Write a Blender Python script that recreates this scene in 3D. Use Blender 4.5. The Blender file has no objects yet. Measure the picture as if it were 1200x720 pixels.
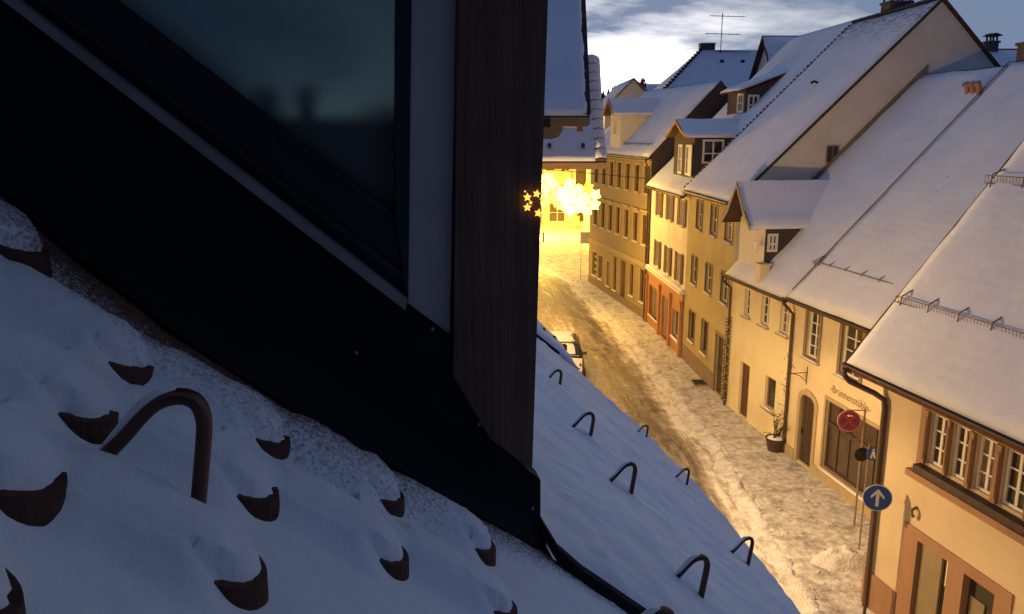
import bpy, math, random
from mathutils import Vector, Matrix, noise
R = math.radians
random.seed(7)
scene = bpy.context.scene
COL = scene.collection

# ------------------------------------------------------------------ camera
CAM_H = 10.6
cam_data = bpy.data.cameras.new('camera')
cam_data.sensor_width = 36.0
cam_data.lens = 28.5
cam_data.clip_start = 0.05
cam_data.clip_end = 3000
cam = bpy.data.objects.new('camera', cam_data)
cam.location = (0, 0, CAM_H)
cam.rotation_euler = (R(90 - 12.2), 0, 0)
COL.objects.link(cam)
scene.camera = cam

# ------------------------------------------------------------------ exposure
scene.render.engine = 'CYCLES'
scene.cycles.use_denoising = True
scene.cycles.max_bounces = 6
scene.cycles.sample_clamp_indirect = 4
scene.view_settings.view_transform = 'Standard'
scene.view_settings.look = 'None'
scene.view_settings.gamma = 1
scene.view_settings.exposure = 0.0

# ------------------------------------------------------------------ world: dawn sky with cloud layer
SUN_EL, SUN_AZ = 2.0, 4.0          # degrees; azimuth from +y towards +x
w = bpy.data.worlds.new('World')
scene.world = w
w.use_nodes = True
nt = w.node_tree
for n in list(nt.nodes):
    nt.nodes.remove(n)
def wn(t, **k):
    n = nt.nodes.new(t)
    for a, v in k.items():
        setattr(n, a, v)
    return n
L = nt.links.new
out = wn('ShaderNodeOutputWorld'); bg = wn('ShaderNodeBackground')
sky = wn('ShaderNodeTexSky', sky_type='NISHITA', sun_disc=False, sun_elevation=R(SUN_EL), sun_rotation=R(SUN_AZ))
tc = wn('ShaderNodeTexCoord')
sep = wn('ShaderNodeSeparateXYZ'); L(tc.outputs['Generated'], sep.inputs[0])
zz = wn('ShaderNodeMath', operation='MAXIMUM'); L(sep.outputs[2], zz.inputs[0]); zz.inputs[1].default_value = 0.0
zp = wn('ShaderNodeMath', operation='ADD'); L(zz.outputs[0], zp.inputs[0]); zp.inputs[1].default_value = 0.16
dx = wn('ShaderNodeMath', operation='DIVIDE'); L(sep.outputs[0], dx.inputs[0]); L(zp.outputs[0], dx.inputs[1])
dy = wn('ShaderNodeMath', operation='DIVIDE'); L(sep.outputs[1], dy.inputs[0]); L(zp.outputs[0], dy.inputs[1])
cmb = wn('ShaderNodeCombineXYZ'); L(dx.outputs[0], cmb.inputs[0]); L(dy.outputs[0], cmb.inputs[1]); cmb.inputs[2].default_value = 3.3
mp = wn('ShaderNodeMapping'); L(cmb.outputs[0], mp.inputs[0]); mp.inputs['Scale'].default_value = (1.5, 1.9, 1); mp.inputs['Location'].default_value = (0.35, 0.8, 0)
nz = wn('ShaderNodeTexNoise'); L(mp.outputs[0], nz.inputs['Vector']); nz.inputs['Scale'].default_value = 1.15; nz.inputs['Detail'].default_value = 7; nz.inputs['Roughness'].default_value = 0.56
ramp = wn('ShaderNodeValToRGB'); L(nz.outputs[0], ramp.inputs[0])
ramp.color_ramp.elements[0].position = 0.33; ramp.color_ramp.elements[1].position = 0.68
# cloud cover thins towards the low eastern sky
el = wn('ShaderNodeMapRange'); L(sep.outputs[2], el.inputs[0]); el.inputs['From Min'].default_value = 0.06; el.inputs['From Max'].default_value = 0.22; el.inputs['To Min'].default_value = 0.0; el.inputs['To Max'].default_value = 0.55
ad = wn('ShaderNodeMath', operation='ADD', use_clamp=True); L(ramp.outputs[0], ad.inputs[0]); L(el.outputs[0], ad.inputs[1])
bw = wn('ShaderNodeRGBToBW'); L(sky.outputs[0], bw.inputs[0])
pale = wn('ShaderNodeMix', data_type='RGBA', blend_type='MULTIPLY'); pale.inputs[0].default_value = 1
L(bw.outputs[0], pale.inputs[6]); pale.inputs[7].default_value = (1.75, 1.80, 1.90, 1)      # the veiled dawn light is nearly colourless
scl = wn('ShaderNodeMix', data_type='RGBA'); scl.inputs[0].default_value = .88
L(sky.outputs[0], scl.inputs[6]); L(pale.outputs[2], scl.inputs[7])
# the cloud deck is dark blue in the west and overhead, paler towards the dawn
sdv = wn('ShaderNodeVectorMath', operation='DOT_PRODUCT'); L(tc.outputs['Generated'], sdv.inputs[0])
sdv.inputs[1].default_value = (math.sin(R(SUN_AZ)), math.cos(R(SUN_AZ)), 0.03)
az = wn('ShaderNodeMapRange', interpolation_type='SMOOTHSTEP'); L(sdv.outputs['Value'], az.inputs[0]); az.inputs['From Min'].default_value = -.75; az.inputs['From Max'].default_value = .35
cm = wn('ShaderNodeMix', data_type='RGBA'); L(az.outputs[0], cm.inputs[0]); cm.inputs[6].default_value = (.15, .43, 1.6, 1); cm.inputs[7].default_value = (1.70, 2.32, 3.65, 1)
# and it breaks open only in a narrow sector around the dawn
sect = wn('ShaderNodeMapRange'); L(sdv.outputs['Value'], sect.inputs[0]); sect.inputs['From Min'].default_value = .985; sect.inputs['From Max'].default_value = .87; sect.inputs['To Max'].default_value = .75
ad3 = wn('ShaderNodeMath', operation='ADD', use_clamp=True); L(ad.outputs[0], ad3.inputs[0]); L(sect.outputs[0], ad3.inputs[1])
mx = wn('ShaderNodeMix', data_type='RGBA'); sof = wn('ShaderNodeMath', operation='MULTIPLY'); L(ad3.outputs[0], sof.inputs[0]); sof.inputs[1].default_value = .97
L(sof.outputs[0], mx.inputs[0])
L(scl.outputs[2], mx.inputs[6]); L(cm.outputs[2], mx.inputs[7])
L(mx.outputs[2], bg.inputs[0]); bg.inputs[1].default_value = 0.10
L(bg.outputs[0], out.inputs[0])

# ------------------------------------------------------------------ sun (just risen behind cloud, hardly any of it gets through)
sd = bpy.data.lights.new('sun', 'SUN'); sd.energy = 0.03; sd.angle = R(12); sd.color = (1, .86, .7)
so = bpy.data.objects.new('sun', sd); COL.objects.link(so)
so.rotation_euler = (R(90 - SUN_EL), 0, R(180 - SUN_AZ))

# ------------------------------------------------------------------ materials
def mat(name, c1, c2=None, scale=4.0, rough=0.85, metal=0.0, bump=0.0, bscale=None, spec=0.3, stretch=(1, 1, 1), lo=.35, hi=.65, c3=None, s3=1.0, amt3=.5):
    m = bpy.data.materials.new(name); m.use_nodes = True
    t = m.node_tree; b = t.nodes['Principled BSDF']
    b.inputs['Roughness'].default_value = rough; b.inputs['Metallic'].default_value = metal
    b.inputs['Specular IOR Level'].default_value = spec
    c2 = c2 or tuple(x * .8 for x in c1)
    co = t.nodes.new('ShaderNodeTexCoord'); mpn = t.nodes.new('ShaderNodeMapping'); mpn.inputs['Scale'].default_value = stretch
    t.links.new(co.outputs['Object'], mpn.inputs[0])
    n = t.nodes.new('ShaderNodeTexNoise'); n.inputs['Scale'].default_value = scale; n.inputs['Detail'].default_value = 6; n.inputs['Roughness'].default_value = .62
    t.links.new(mpn.outputs[0], n.inputs['Vector'])
    r = t.nodes.new('ShaderNodeValToRGB'); r.color_ramp.elements[0].position = lo; r.color_ramp.elements[1].position = hi
    r.color_ramp.elements[0].color = (*c1, 1); r.color_ramp.elements[1].color = (*c2, 1)
    t.links.new(n.outputs[0], r.inputs[0])
    col = r.outputs[0]
    if c3:
        n3 = t.nodes.new('ShaderNodeTexNoise'); n3.inputs['Scale'].default_value = s3; n3.inputs['Detail'].default_value = 9; n3.inputs['Roughness'].default_value = .68
        t.links.new(co.outputs['Object'], n3.inputs['Vector'])
        r3 = t.nodes.new('ShaderNodeMapRange'); r3.inputs[1].default_value = .48; r3.inputs[2].default_value = .66; r3.inputs[4].default_value = amt3
        t.links.new(n3.outputs[0], r3.inputs[0])
        m3 = t.nodes.new('ShaderNodeMix'); m3.data_type = 'RGBA'
        t.links.new(r3.outputs[0], m3.inputs[0]); t.links.new(col, m3.inputs[6]); m3.inputs[7].default_value = (*c3, 1)
        col = m3.outputs[2]
    t.links.new(col, b.inputs['Base Color'])
    if bump:
        n2 = t.nodes.new('ShaderNodeTexNoise'); n2.inputs['Scale'].default_value = bscale or scale * 4; n2.inputs['Detail'].default_value = 5
        t.links.new(mpn.outputs[0], n2.inputs['Vector'])
        bp = t.nodes.new('ShaderNodeBump'); bp.inputs['Strength'].default_value = bump; bp.inputs['Distance'].default_value = .05
        t.links.new(n2.outputs[0], bp.inputs['Height']); t.links.new(bp.outputs[0], b.inputs['Normal'])
    return m

def emit(name, c, s):
    m = bpy.data.materials.new(name); m.use_nodes = True
    b = m.node_tree.nodes['Principled BSDF']
    b.inputs['Base Color'].default_value = (*c, 1)
    b.inputs['Emission Color'].default_value = (*c, 1); b.inputs['Emission Strength'].default_value = s
    return m

def glass_mat(name, c, rough=.07):
    m = bpy.data.materials.new(name); m.use_nodes = True
    t = m.node_tree; b = t.nodes['Principled BSDF']
    b.inputs['Base Color'].default_value = (*c, 1); b.inputs['Roughness'].default_value = rough
    b.inputs['Specular IOR Level'].default_value = .6
    co = t.nodes.new('ShaderNodeTexCoord'); n = t.nodes.new('ShaderNodeTexNoise'); n.inputs['Scale'].default_value = 1.3
    t.links.new(co.outputs['Object'], n.inputs['Vector'])
    bp = t.nodes.new('ShaderNodeBump'); bp.inputs['Strength'].default_value = .05; t.links.new(n.outputs[0], bp.inputs['Height']); t.links.new(bp.outputs[0], b.inputs['Normal'])
    return m

def clear_glass(name, tint):
    m = bpy.data.materials.new(name); m.use_nodes = True
    t = m.node_tree; b = t.nodes['Principled BSDF']; o = t.nodes['Material Output']
    tr = t.nodes.new('ShaderNodeBsdfTransparent'); tr.inputs[0].default_value = (*tint, 1)
    gl = t.nodes.new('ShaderNodeBsdfGlossy'); gl.inputs['Roughness'].default_value = .03
    fr = t.nodes.new('ShaderNodeFresnel'); fr.inputs[0].default_value = 1.45
    mxs = t.nodes.new('ShaderNodeMixShader')
    t.links.new(fr.outputs[0], mxs.inputs[0]); t.links.new(tr.outputs[0], mxs.inputs[1]); t.links.new(gl.outputs[0], mxs.inputs[2])
    t.links.new(mxs.outputs[0], o.inputs[0])
    return m

M = {}
M['snow'] = mat('fresh_snow', (.84, .85, .88), (.76, .77, .81), scale=1.4, rough=.9, bump=.25, bscale=9, spec=.15, lo=.3, hi=.7)
M['snow_ground'] = mat('trampled_snow', (.72, .71, .70), (.42, .385, .35), scale=5, rough=.9, bump=.5, bscale=16, spec=.2, c3=(.17, .135, .105), s3=1.6, amt3=.75)
M['plaster_yellow'] = mat('pale_yellow_plaster', (.74, .65, .40), (.70, .61, .37), scale=1.2, bump=.12, bscale=30, c3=(.55, .46, .29), s3=.5, amt3=.6)
M['plaster_cream'] = mat('cream_plaster', (.68, .56, .36), (.61, .50, .31), scale=.9, bump=.12, bscale=30, c3=(.42, .33, .2), s3=.6, amt3=.5)
M['plaster_peach'] = mat('peach_plaster', (.56, .45, .30), (.50, .40, .265), scale=.8, bump=.12, bscale=30, c3=(.40, .32, .22), s3=.45, amt3=.55)
M['plaster_ochre'] = mat('ochre_plaster', (.40, .33, .17), (.35, .29, .15), scale=1.1, bump=.15, bscale=30, c3=(.28, .22, .12), s3=.5, amt3=.6)
M['plaster_gable'] = mat('buff_gable_plaster', (.72, .67, .54), (.64, .60, .48), scale=.5, bump=.15, bscale=20, c3=(.55, .51, .42), s3=.35, amt3=.6)
M['plaster_white'] = mat('white_plaster', (.70, .66, .58), (.63, .59, .51), scale=1.0, bump=.12, bscale=30, c3=(.48, .43, .36), s3=.5, amt3=.6)
M['plaster_beige'] = mat('beige_stone_plaster', (.32, .25, .145), (.28, .215, .125), scale=1.0, bump=.15, bscale=25)
M['socle'] = mat('brown_socle', (.24, .18, .13), (.19, .145, .105), scale=3, bump=.2)
M['orange'] = mat('orange_painted_wood', (.31, .175, .105), (.26, .145, .086), scale=2, bump=.1, stretch=(1, 1, .2), rough=.65)
M['orange_wall'] = mat('terracotta_paint', (.44, .22, .11), (.38, .185, .09), scale=1.4, bump=.12)
M['brown_wood'] = mat('brown_shutter_wood', (.16, .07, .035), (.115, .05, .026), scale=5, bump=.2, stretch=(3, 3, .3), rough=.7)
M['dark_wood'] = mat('dark_weathered_wood', (.050, .034, .024), (.026, .018, .013), scale=9, bump=.7, bscale=24, stretch=(6, 6, .35), rough=.8)
M['post_wood'] = mat('brown_stained_post_wood', (.17, .098, .06), (.12, .068, .042), scale=5, rough=.75, bump=.25, bscale=9, stretch=(7, 7, .3), c3=(.085, .05, .034), s3=3, amt3=.6)
M['pale_wood'] = mat('raw_eave_wood', (.34, .22, .11), (.26, .16, .08), scale=3, bump=.2, stretch=(.4, 4, 4))
M['door'] = mat('brown_door_wood', (.13, .065, .035), (.09, .045, .026), scale=4, bump=.2, stretch=(3, 3, .3), rough=.6)
M['dark_door'] = mat('dark_brown_door_wood', (.07, .045, .035), (.05, .032, .026), scale=4, bump=.2, stretch=(3, 3, .3), rough=.6)
M['slate'] = mat('dark_slate_cladding', (.075, .06, .055), (.05, .042, .04), scale=5, bump=.35, bscale=10, stretch=(1, 1, 3))
M['tile'] = mat('old_clay_tile', (.10, .038, .025), (.055, .025, .018), scale=6, bump=.4, bscale=40)
M['dark_tile'] = mat('dark_weathered_tile', (.085, .05, .04), (.045, .03, .026), scale=5, bump=.4, bscale=30)
M['white_paint'] = mat('white_window_paint', (.72, .70, .64), (.66, .64, .58), scale=6, rough=.5, bump=.05)
M['stone_trim'] = mat('brownish_stone_surround', (.24, .18, .13), (.19, .14, .10), scale=4, bump=.15)
M['sand_trim'] = mat('sand_coloured_stone_trim', (.42, .33, .195), (.36, .28, .165), scale=4, bump=.15)
M['copper'] = mat('browned_copper', (.14, .065, .042), (.08, .042, .032), scale=12, rough=.45, metal=.7, bump=.1, spec=.5)
M['pipe'] = mat('brown_painted_pipe', (.085, .05, .035), (.06, .036, .026), scale=5, rough=.5, spec=.4)
M['lead'] = mat('dark_lead_flashing', (.022, .021, .024), (.014, .014, .016), scale=4, rough=.62, metal=.0, bump=.25, bscale=5, spec=.3)
M['grey_metal'] = mat('galvanised_metal', (.30, .30, .31), (.22, .22, .23), scale=8, rough=.45, metal=.8)
M['frame_grey'] = mat('grey_weathered_metal_edge', (.34, .31, .28), (.26, .235, .215), scale=6, rough=.6)
M['frame_dark'] = mat('dark_window_frame', (.030, .028, .032), (.020, .019, .022), scale=6, rough=.5)
M['lilac_board'] = mat('pale_grey_board', (.52, .46, .42), (.45, .40, .37), scale=2, rough=.7)
M['pane'] = glass_mat('dark_window_glass', (.03, .026, .022))
M['pane_brown'] = mat('brownish_curtained_glass', (.085, .055, .035), (.05, .035, .025), scale=2, rough=.15, spec=.5)
M['pane_lit'] = mat('dim_interior_curtain', (.26, .20, .13), (.16, .12, .08), scale=3)
M['iron'] = mat('black_iron', (.03, .027, .025), (.02, .018, .017), scale=9, rough=.5, metal=.4)
M['sign_blue'] = mat('blue_sign_face', (.03, .085, .34), (.028, .08, .31), scale=3, rough=.4)
M['sign_red'] = mat('red_sign_face', (.27, .03, .035), (.23, .026, .03), scale=3, rough=.4)
M['sign_dim'] = mat('blue_violet_sign_face', (.10, .03, .07), (.09, .028, .06), scale=3, rough=.4)
M['sign_white'] = mat('white_sign_face', (.75, .74, .70), (.7, .69, .66), scale=3, rough=.4)
M['brick'] = mat('chimney_brick', (.13, .10, .085), (.09, .07, .06), scale=6, bump=.5, bscale=14)
M['clay'] = mat('orange_clay', (.40, .25, .18), (.32, .19, .135), scale=6, bump=.2)
M['car_paint'] = mat('dark_car_paint', (.05, .05, .055), (.045, .045, .05), scale=2, rough=.25, spec=.6)
M['rubber'] = mat('black_rubber', (.02, .02, .02), (.015, .015, .015), scale=9, rough=.8)
M['twig'] = mat('bare_twig', (.10, .065, .04), (.07, .045, .028), scale=9)
M['leaf'] = mat('dull_winter_leaf', (.09, .085, .035), (.06, .06, .025), scale=9)
M['conifer'] = mat('dark_conifer', (.03, .04, .03), (.018, .026, .02), scale=3)
M['letter'] = mat('brown_painted_lettering', (.22, .14, .085), (.19, .12, .07), scale=9)
M['star_light'] = emit('glowing_star_lamp', (1, .65, .085), 7.5)
M['star_rim'] = emit('glowing_rim_star_lamp', (1, .60, .03), 3.2)
M['ghost_star'] = emit('star_ghost_image', (1, .55, .10), 1.6)  # glow of the ghost image on the post, no lamp there
M['lamp_glow'] = emit('street_lamp_glass', (1, .62, .22), 8)
M['tint_glass'] = clear_glass('tinted_dormer_glass', (.80, .85, .86))
def veil_glass(name, tint, rough):
    m = bpy.data.materials.new(name); m.use_nodes = True
    t = m.node_tree; o = t.nodes['Material Output']; t.nodes.remove(t.nodes['Principled BSDF'])
    rf = t.nodes.new('ShaderNodeBsdfRefraction'); rf.inputs['Color'].default_value = (*tint, 1); rf.inputs['Roughness'].default_value = rough; rf.inputs['IOR'].default_value = 1.02
    co = t.nodes.new('ShaderNodeTexCoord'); n = t.nodes.new('ShaderNodeTexNoise'); n.inputs['Scale'].default_value = 3.0; n.inputs['Detail'].default_value = 5
    t.links.new(co.outputs['Object'], n.inputs['Vector'])
    r = t.nodes.new('ShaderNodeMapRange'); r.inputs[3].default_value = rough * .6; r.inputs[4].default_value = rough * 1.3; t.links.new(n.outputs[0], r.inputs[0]); t.links.new(r.outputs[0], rf.inputs['Roughness'])
    gl = t.nodes.new('ShaderNodeBsdfGlossy'); gl.inputs['Roughness'].default_value = .12
    mxs = t.nodes.new('ShaderNodeMixShader'); mxs.inputs[0].default_value = .05
    t.links.new(rf.outputs[0], mxs.inputs[1]); t.links.new(gl.outputs[0], mxs.inputs[2])
    df = t.nodes.new('ShaderNodeBsdfDiffuse'); df.inputs[0].default_value = (.55, .55, .5, 1)         # pale diffuse veil stands in for the reflection on the pane
    mx2 = t.nodes.new('ShaderNodeMixShader'); mx2.inputs[0].default_value = .16
    t.links.new(mxs.outputs[0], mx2.inputs[1]); t.links.new(df.outputs[0], mx2.inputs[2]); t.links.new(mx2.outputs[0], o.inputs[0])
    return m
M['pane_veil'] = veil_glass('veiled_dormer_glass', (.27, .34, .36), .85)

# snow that thins out and lets the tiles through (vertex attribute 'bare': 0 snow, 1 tile)
def thin_snow(name, tile=(.14, .06, .038), attr=True, zlo=0, zhi=1, scale=95, stretch=(1, 1, 1)):
    m = mat(name, (.84, .85, .88), (.77, .78, .82), scale=1.4, rough=.9, bump=.2 if attr else .35, bscale=190 if attr else 9, spec=.15)
    t = m.node_tree; b = t.nodes['Principled BSDF']
    old = b.inputs['Base Color'].links[0].from_socket
    co = t.nodes.new('ShaderNodeTexCoord')
    n = t.nodes.new('ShaderNodeTexNoise'); n.inputs['Scale'].default_value = scale; n.inputs['Detail'].default_value = 6; n.inputs['Roughness'].default_value = .7
    mpn = t.nodes.new('ShaderNodeMapping'); mpn.inputs['Scale'].default_value = stretch
    t.links.new(co.outputs['Object'], mpn.inputs[0]); t.links.new(mpn.outputs[0], n.inputs['Vector'])
    if attr:
        a = t.nodes.new('ShaderNodeAttribute'); a.attribute_name = 'bare'; src = a.outputs['Fac']
    else:
        s = t.nodes.new('ShaderNodeSeparateXYZ'); t.links.new(co.outputs['Object'], s.inputs[0])
        r0 = t.nodes.new('ShaderNodeMapRange'); r0.inputs[1].default_value = zlo; r0.inputs[2].default_value = zhi
        t.links.new(s.outputs[2], r0.inputs[0]); src = r0.outputs[0]
    ad2 = t.nodes.new('ShaderNodeMath'); ad2.operation = 'ADD'
    sc = t.nodes.new('ShaderNodeMath'); sc.operation = 'MULTIPLY'; sc.inputs[1].default_value = .62
    t.links.new(src, sc.inputs[0]); t.links.new(n.outputs[0], ad2.inputs[0]); t.links.new(sc.outputs[0], ad2.inputs[1])
    r = t.nodes.new('ShaderNodeMapRange'); r.inputs[1].default_value = .70; r.inputs[2].default_value = .98
    t.links.new(ad2.outputs[0], r.inputs[0])
    mm = t.nodes.new('ShaderNodeMix'); mm.data_type = 'RGBA'
    t.links.new(r.outputs[0], mm.inputs[0]); t.links.new(old, mm.inputs[6]); mm.inputs[7].default_value = (*tile, 1)
    t.links.new(mm.outputs[2], b.inputs['Base Color'])
    return m
def roof_snow_mat():
    m = mat('roof_snow_with_faint_courses', (.84, .85, .88), (.74, .75, .79), scale=.9, rough=.9, spec=.15, lo=.3, hi=.72)
    t = m.node_tree; b = t.nodes['Principled BSDF']; N = t.nodes.new; K = t.links.new
    old = b.inputs['Base Color'].links[0].from_socket
    co = N('ShaderNodeTexCoord')
    wv = N('ShaderNodeTexWave'); wv.wave_type = 'BANDS'; wv.bands_direction = 'Z'; wv.inputs['Scale'].default_value = 1.3; wv.inputs['Distortion'].default_value = 3.0; wv.inputs['Detail'].default_value = 3; wv.inputs['Detail Scale'].default_value = 1.2
    K(co.outputs['Object'], wv.inputs['Vector'])
    n = N('ShaderNodeTexNoise'); n.inputs['Scale'].default_value = 5; n.inputs['Detail'].default_value = 8; K(co.outputs['Object'], n.inputs['Vector'])
    ma = N('ShaderNodeMath'); ma.operation = 'MULTIPLY_ADD'; ma.inputs[1].default_value = .13; K(wv.outputs['Fac'], ma.inputs[0]); K(n.outputs[0], ma.inputs[2])
    bp = N('ShaderNodeBump'); bp.inputs['Strength'].default_value = .35; bp.inputs['Distance'].default_value = .05; K(ma.outputs[0], bp.inputs['Height']); K(bp.outputs[0], b.inputs['Normal'])
    vo = N('ShaderNodeTexVoronoi'); vo.inputs['Scale'].default_value = 2.2; vo.inputs['Randomness'].default_value = .75; K(co.outputs['Object'], vo.inputs['Vector'])
    big = N('ShaderNodeTexNoise'); big.inputs['Scale'].default_value = .5; K(co.outputs['Object'], big.inputs['Vector'])
    th = N('ShaderNodeMapRange'); th.inputs[1].default_value = .5; th.inputs[2].default_value = .75; th.inputs[3].default_value = .0; th.inputs[4].default_value = .16; K(big.outputs[0], th.inputs[0])
    lt = N('ShaderNodeMath'); lt.operation = 'LESS_THAN'; K(vo.outputs['Distance'], lt.inputs[0]); K(th.outputs[0], lt.inputs[1])
    mm = N('ShaderNodeMix'); mm.data_type = 'RGBA'; fc = N('ShaderNodeMath'); fc.operation = 'MULTIPLY'; fc.inputs[1].default_value = .45; K(lt.outputs[0], fc.inputs[0]); K(fc.outputs[0], mm.inputs[0]); K(old, mm.inputs[6]); mm.inputs[7].default_value = (.2, .15, .13, 1)
    K(mm.outputs[2], b.inputs['Base Color'])
    return m
M['roof_snow'] = roof_snow_mat()
M['thin_snow'] = thin_snow('thin_snow_over_tiles')
M['ridge_snow'] = thin_snow('snow_blown_off_ridge', tile=(.13, .085, .07), attr=False, zlo=13.0, zhi=17.2, scale=2.2, stretch=(1.0, 3.2, 3.2))
M['thin_roof'] = thin_snow('snow_on_tiled_roof', tile=(.14, .10, .085), attr=False, zlo=-20, zhi=60, scale=2.0, stretch=(1.0, 3.0, 3.0))

def road_mat():
    m = bpy.data.materials.new('slushy_road'); m.use_nodes = True
    t = m.node_tree; b = t.nodes['Principled BSDF']; N = t.nodes.new; K = t.links.new
    b.inputs['Specular IOR Level'].default_value = .35
    co = N('ShaderNodeTexCoord')
    uv = N('ShaderNodeAttribute'); uv.attribute_name = 'lane'      # 0..1 across the road, y = metres along
    s = N('ShaderNodeSeparateXYZ'); K(uv.outputs['Vector'], s.inputs[0])
    wob = N('ShaderNodeTexNoise'); wob.inputs['Scale'].default_value = .35; K(co.outputs['Object'], wob.inputs['Vector'])
    wb = N('ShaderNodeMath'); wb.operation = 'MULTIPLY_ADD'; wb.inputs[1].default_value = .16; wb.inputs[2].default_value = -.08; K(wob.outputs[0], wb.inputs[0])
    la = N('ShaderNodeMath'); la.operation = 'ADD'; K(s.outputs[0], la.inputs[0]); K(wb.outputs[0], la.inputs[1])
    fr = N('ShaderNodeValToRGB'); K(la.outputs[0], fr.inputs[0])
    e = fr.color_ramp.elements
    e[0].position = 0; e[0].color = (.95,) * 3 + (1,)
    e[1].position = 1; e[1].color = (1,) * 3 + (1,)
    for p, v in ((.14, .8), (.24, .30), (.34, .42), (.45, .62), (.58, .36), (.70, .16), (.80, .22), (.88, .62), (.94, .95)):
        q = e.new(p); q.color = (v, v, v, 1)
    cc = N('ShaderNodeCombineXYZ'); K(s.outputs[0], cc.inputs[0]); K(s.outputs[1], cc.inputs[1])
    mp1 = N('ShaderNodeMapping'); mp1.inputs['Scale'].default_value = (13, .22, 1); K(cc.outputs[0], mp1.inputs[0])
    streak = N('ShaderNodeTexNoise'); streak.inputs['Scale'].default_value = 1.0; streak.inputs['Detail'].default_value = 7; streak.inputs['Roughness'].default_value = .7; K(mp1.outputs[0], streak.inputs['Vector'])
    spot = N('ShaderNodeTexNoise'); spot.inputs['Scale'].default_value = 2.2; spot.inputs['Detail'].default_value = 11; spot.inputs['Roughness'].default_value = .76; K(co.outputs['Object'], spot.inputs['Vector'])
    mixn = N('ShaderNodeMath'); mixn.operation = 'MULTIPLY_ADD'; mixn.inputs[1].default_value = 1.3; K(streak.outputs[0], mixn.inputs[0]); K(spot.outputs[0], mixn.inputs[2])
    sub = N('ShaderNodeMath'); sub.operation = 'SUBTRACT'; K(mixn.outputs[0], sub.inputs[0]); sub.inputs[1].default_value = 1.15
    mul = N('ShaderNodeMath'); mul.operation = 'MULTIPLY_ADD'; K(sub.outputs[0], mul.inputs[0]); mul.inputs[1].default_value = 1.7; K(fr.outputs[0], mul.inputs[2])
    cr = N('ShaderNodeValToRGB'); K(mul.outputs[0], cr.inputs[0])
    e = cr.color_ramp.elements
    e[0].position = .05; e[0].color = (.085, .065, .052, 1)
    e[1].position = .95; e[1].color = (.74, .71, .66, 1)
    q = e.new(.45); q.color = (.27, .225, .18, 1)
    q = e.new(.72); q.color = (.48, .43, .37, 1)
    K(cr.outputs[0], b.inputs['Base Color'])
    rr = N('ShaderNodeMapRange'); rr.inputs[1].default_value = .1; rr.inputs[2].default_value = .6; rr.inputs[3].default_value = .38; rr.inputs[4].default_value = .85; K(mul.outputs[0], rr.inputs[0]); K(rr.outputs[0], b.inputs['Roughness'])
    bp = N('ShaderNodeBump'); bp.inputs['Strength'].default_value = .4; bp.inputs['Distance'].default_value = .05; K(mul.outputs[0], bp.inputs['Height']); K(bp.outputs[0], b.inputs['Normal'])
    return m
M['road'] = road_mat()

# ------------------------------------------------------------------ helpers
def tag(o, label=None, cat=None, group=None, kind=None):
    if label: o['label'] = label
    if cat: o['category'] = cat
    if group: o['group'] = group
    if kind: o['kind'] = kind
    return o

def thing(name, label, cat, loc=(0, 0, 0), rz=0.0, group=None):
    o = bpy.data.objects.new(name, None); COL.objects.link(o)
    o.empty_display_size = .3
    o.location = loc; o.rotation_euler = (0, 0, rz)
    return tag(o, label, cat, group)

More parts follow.
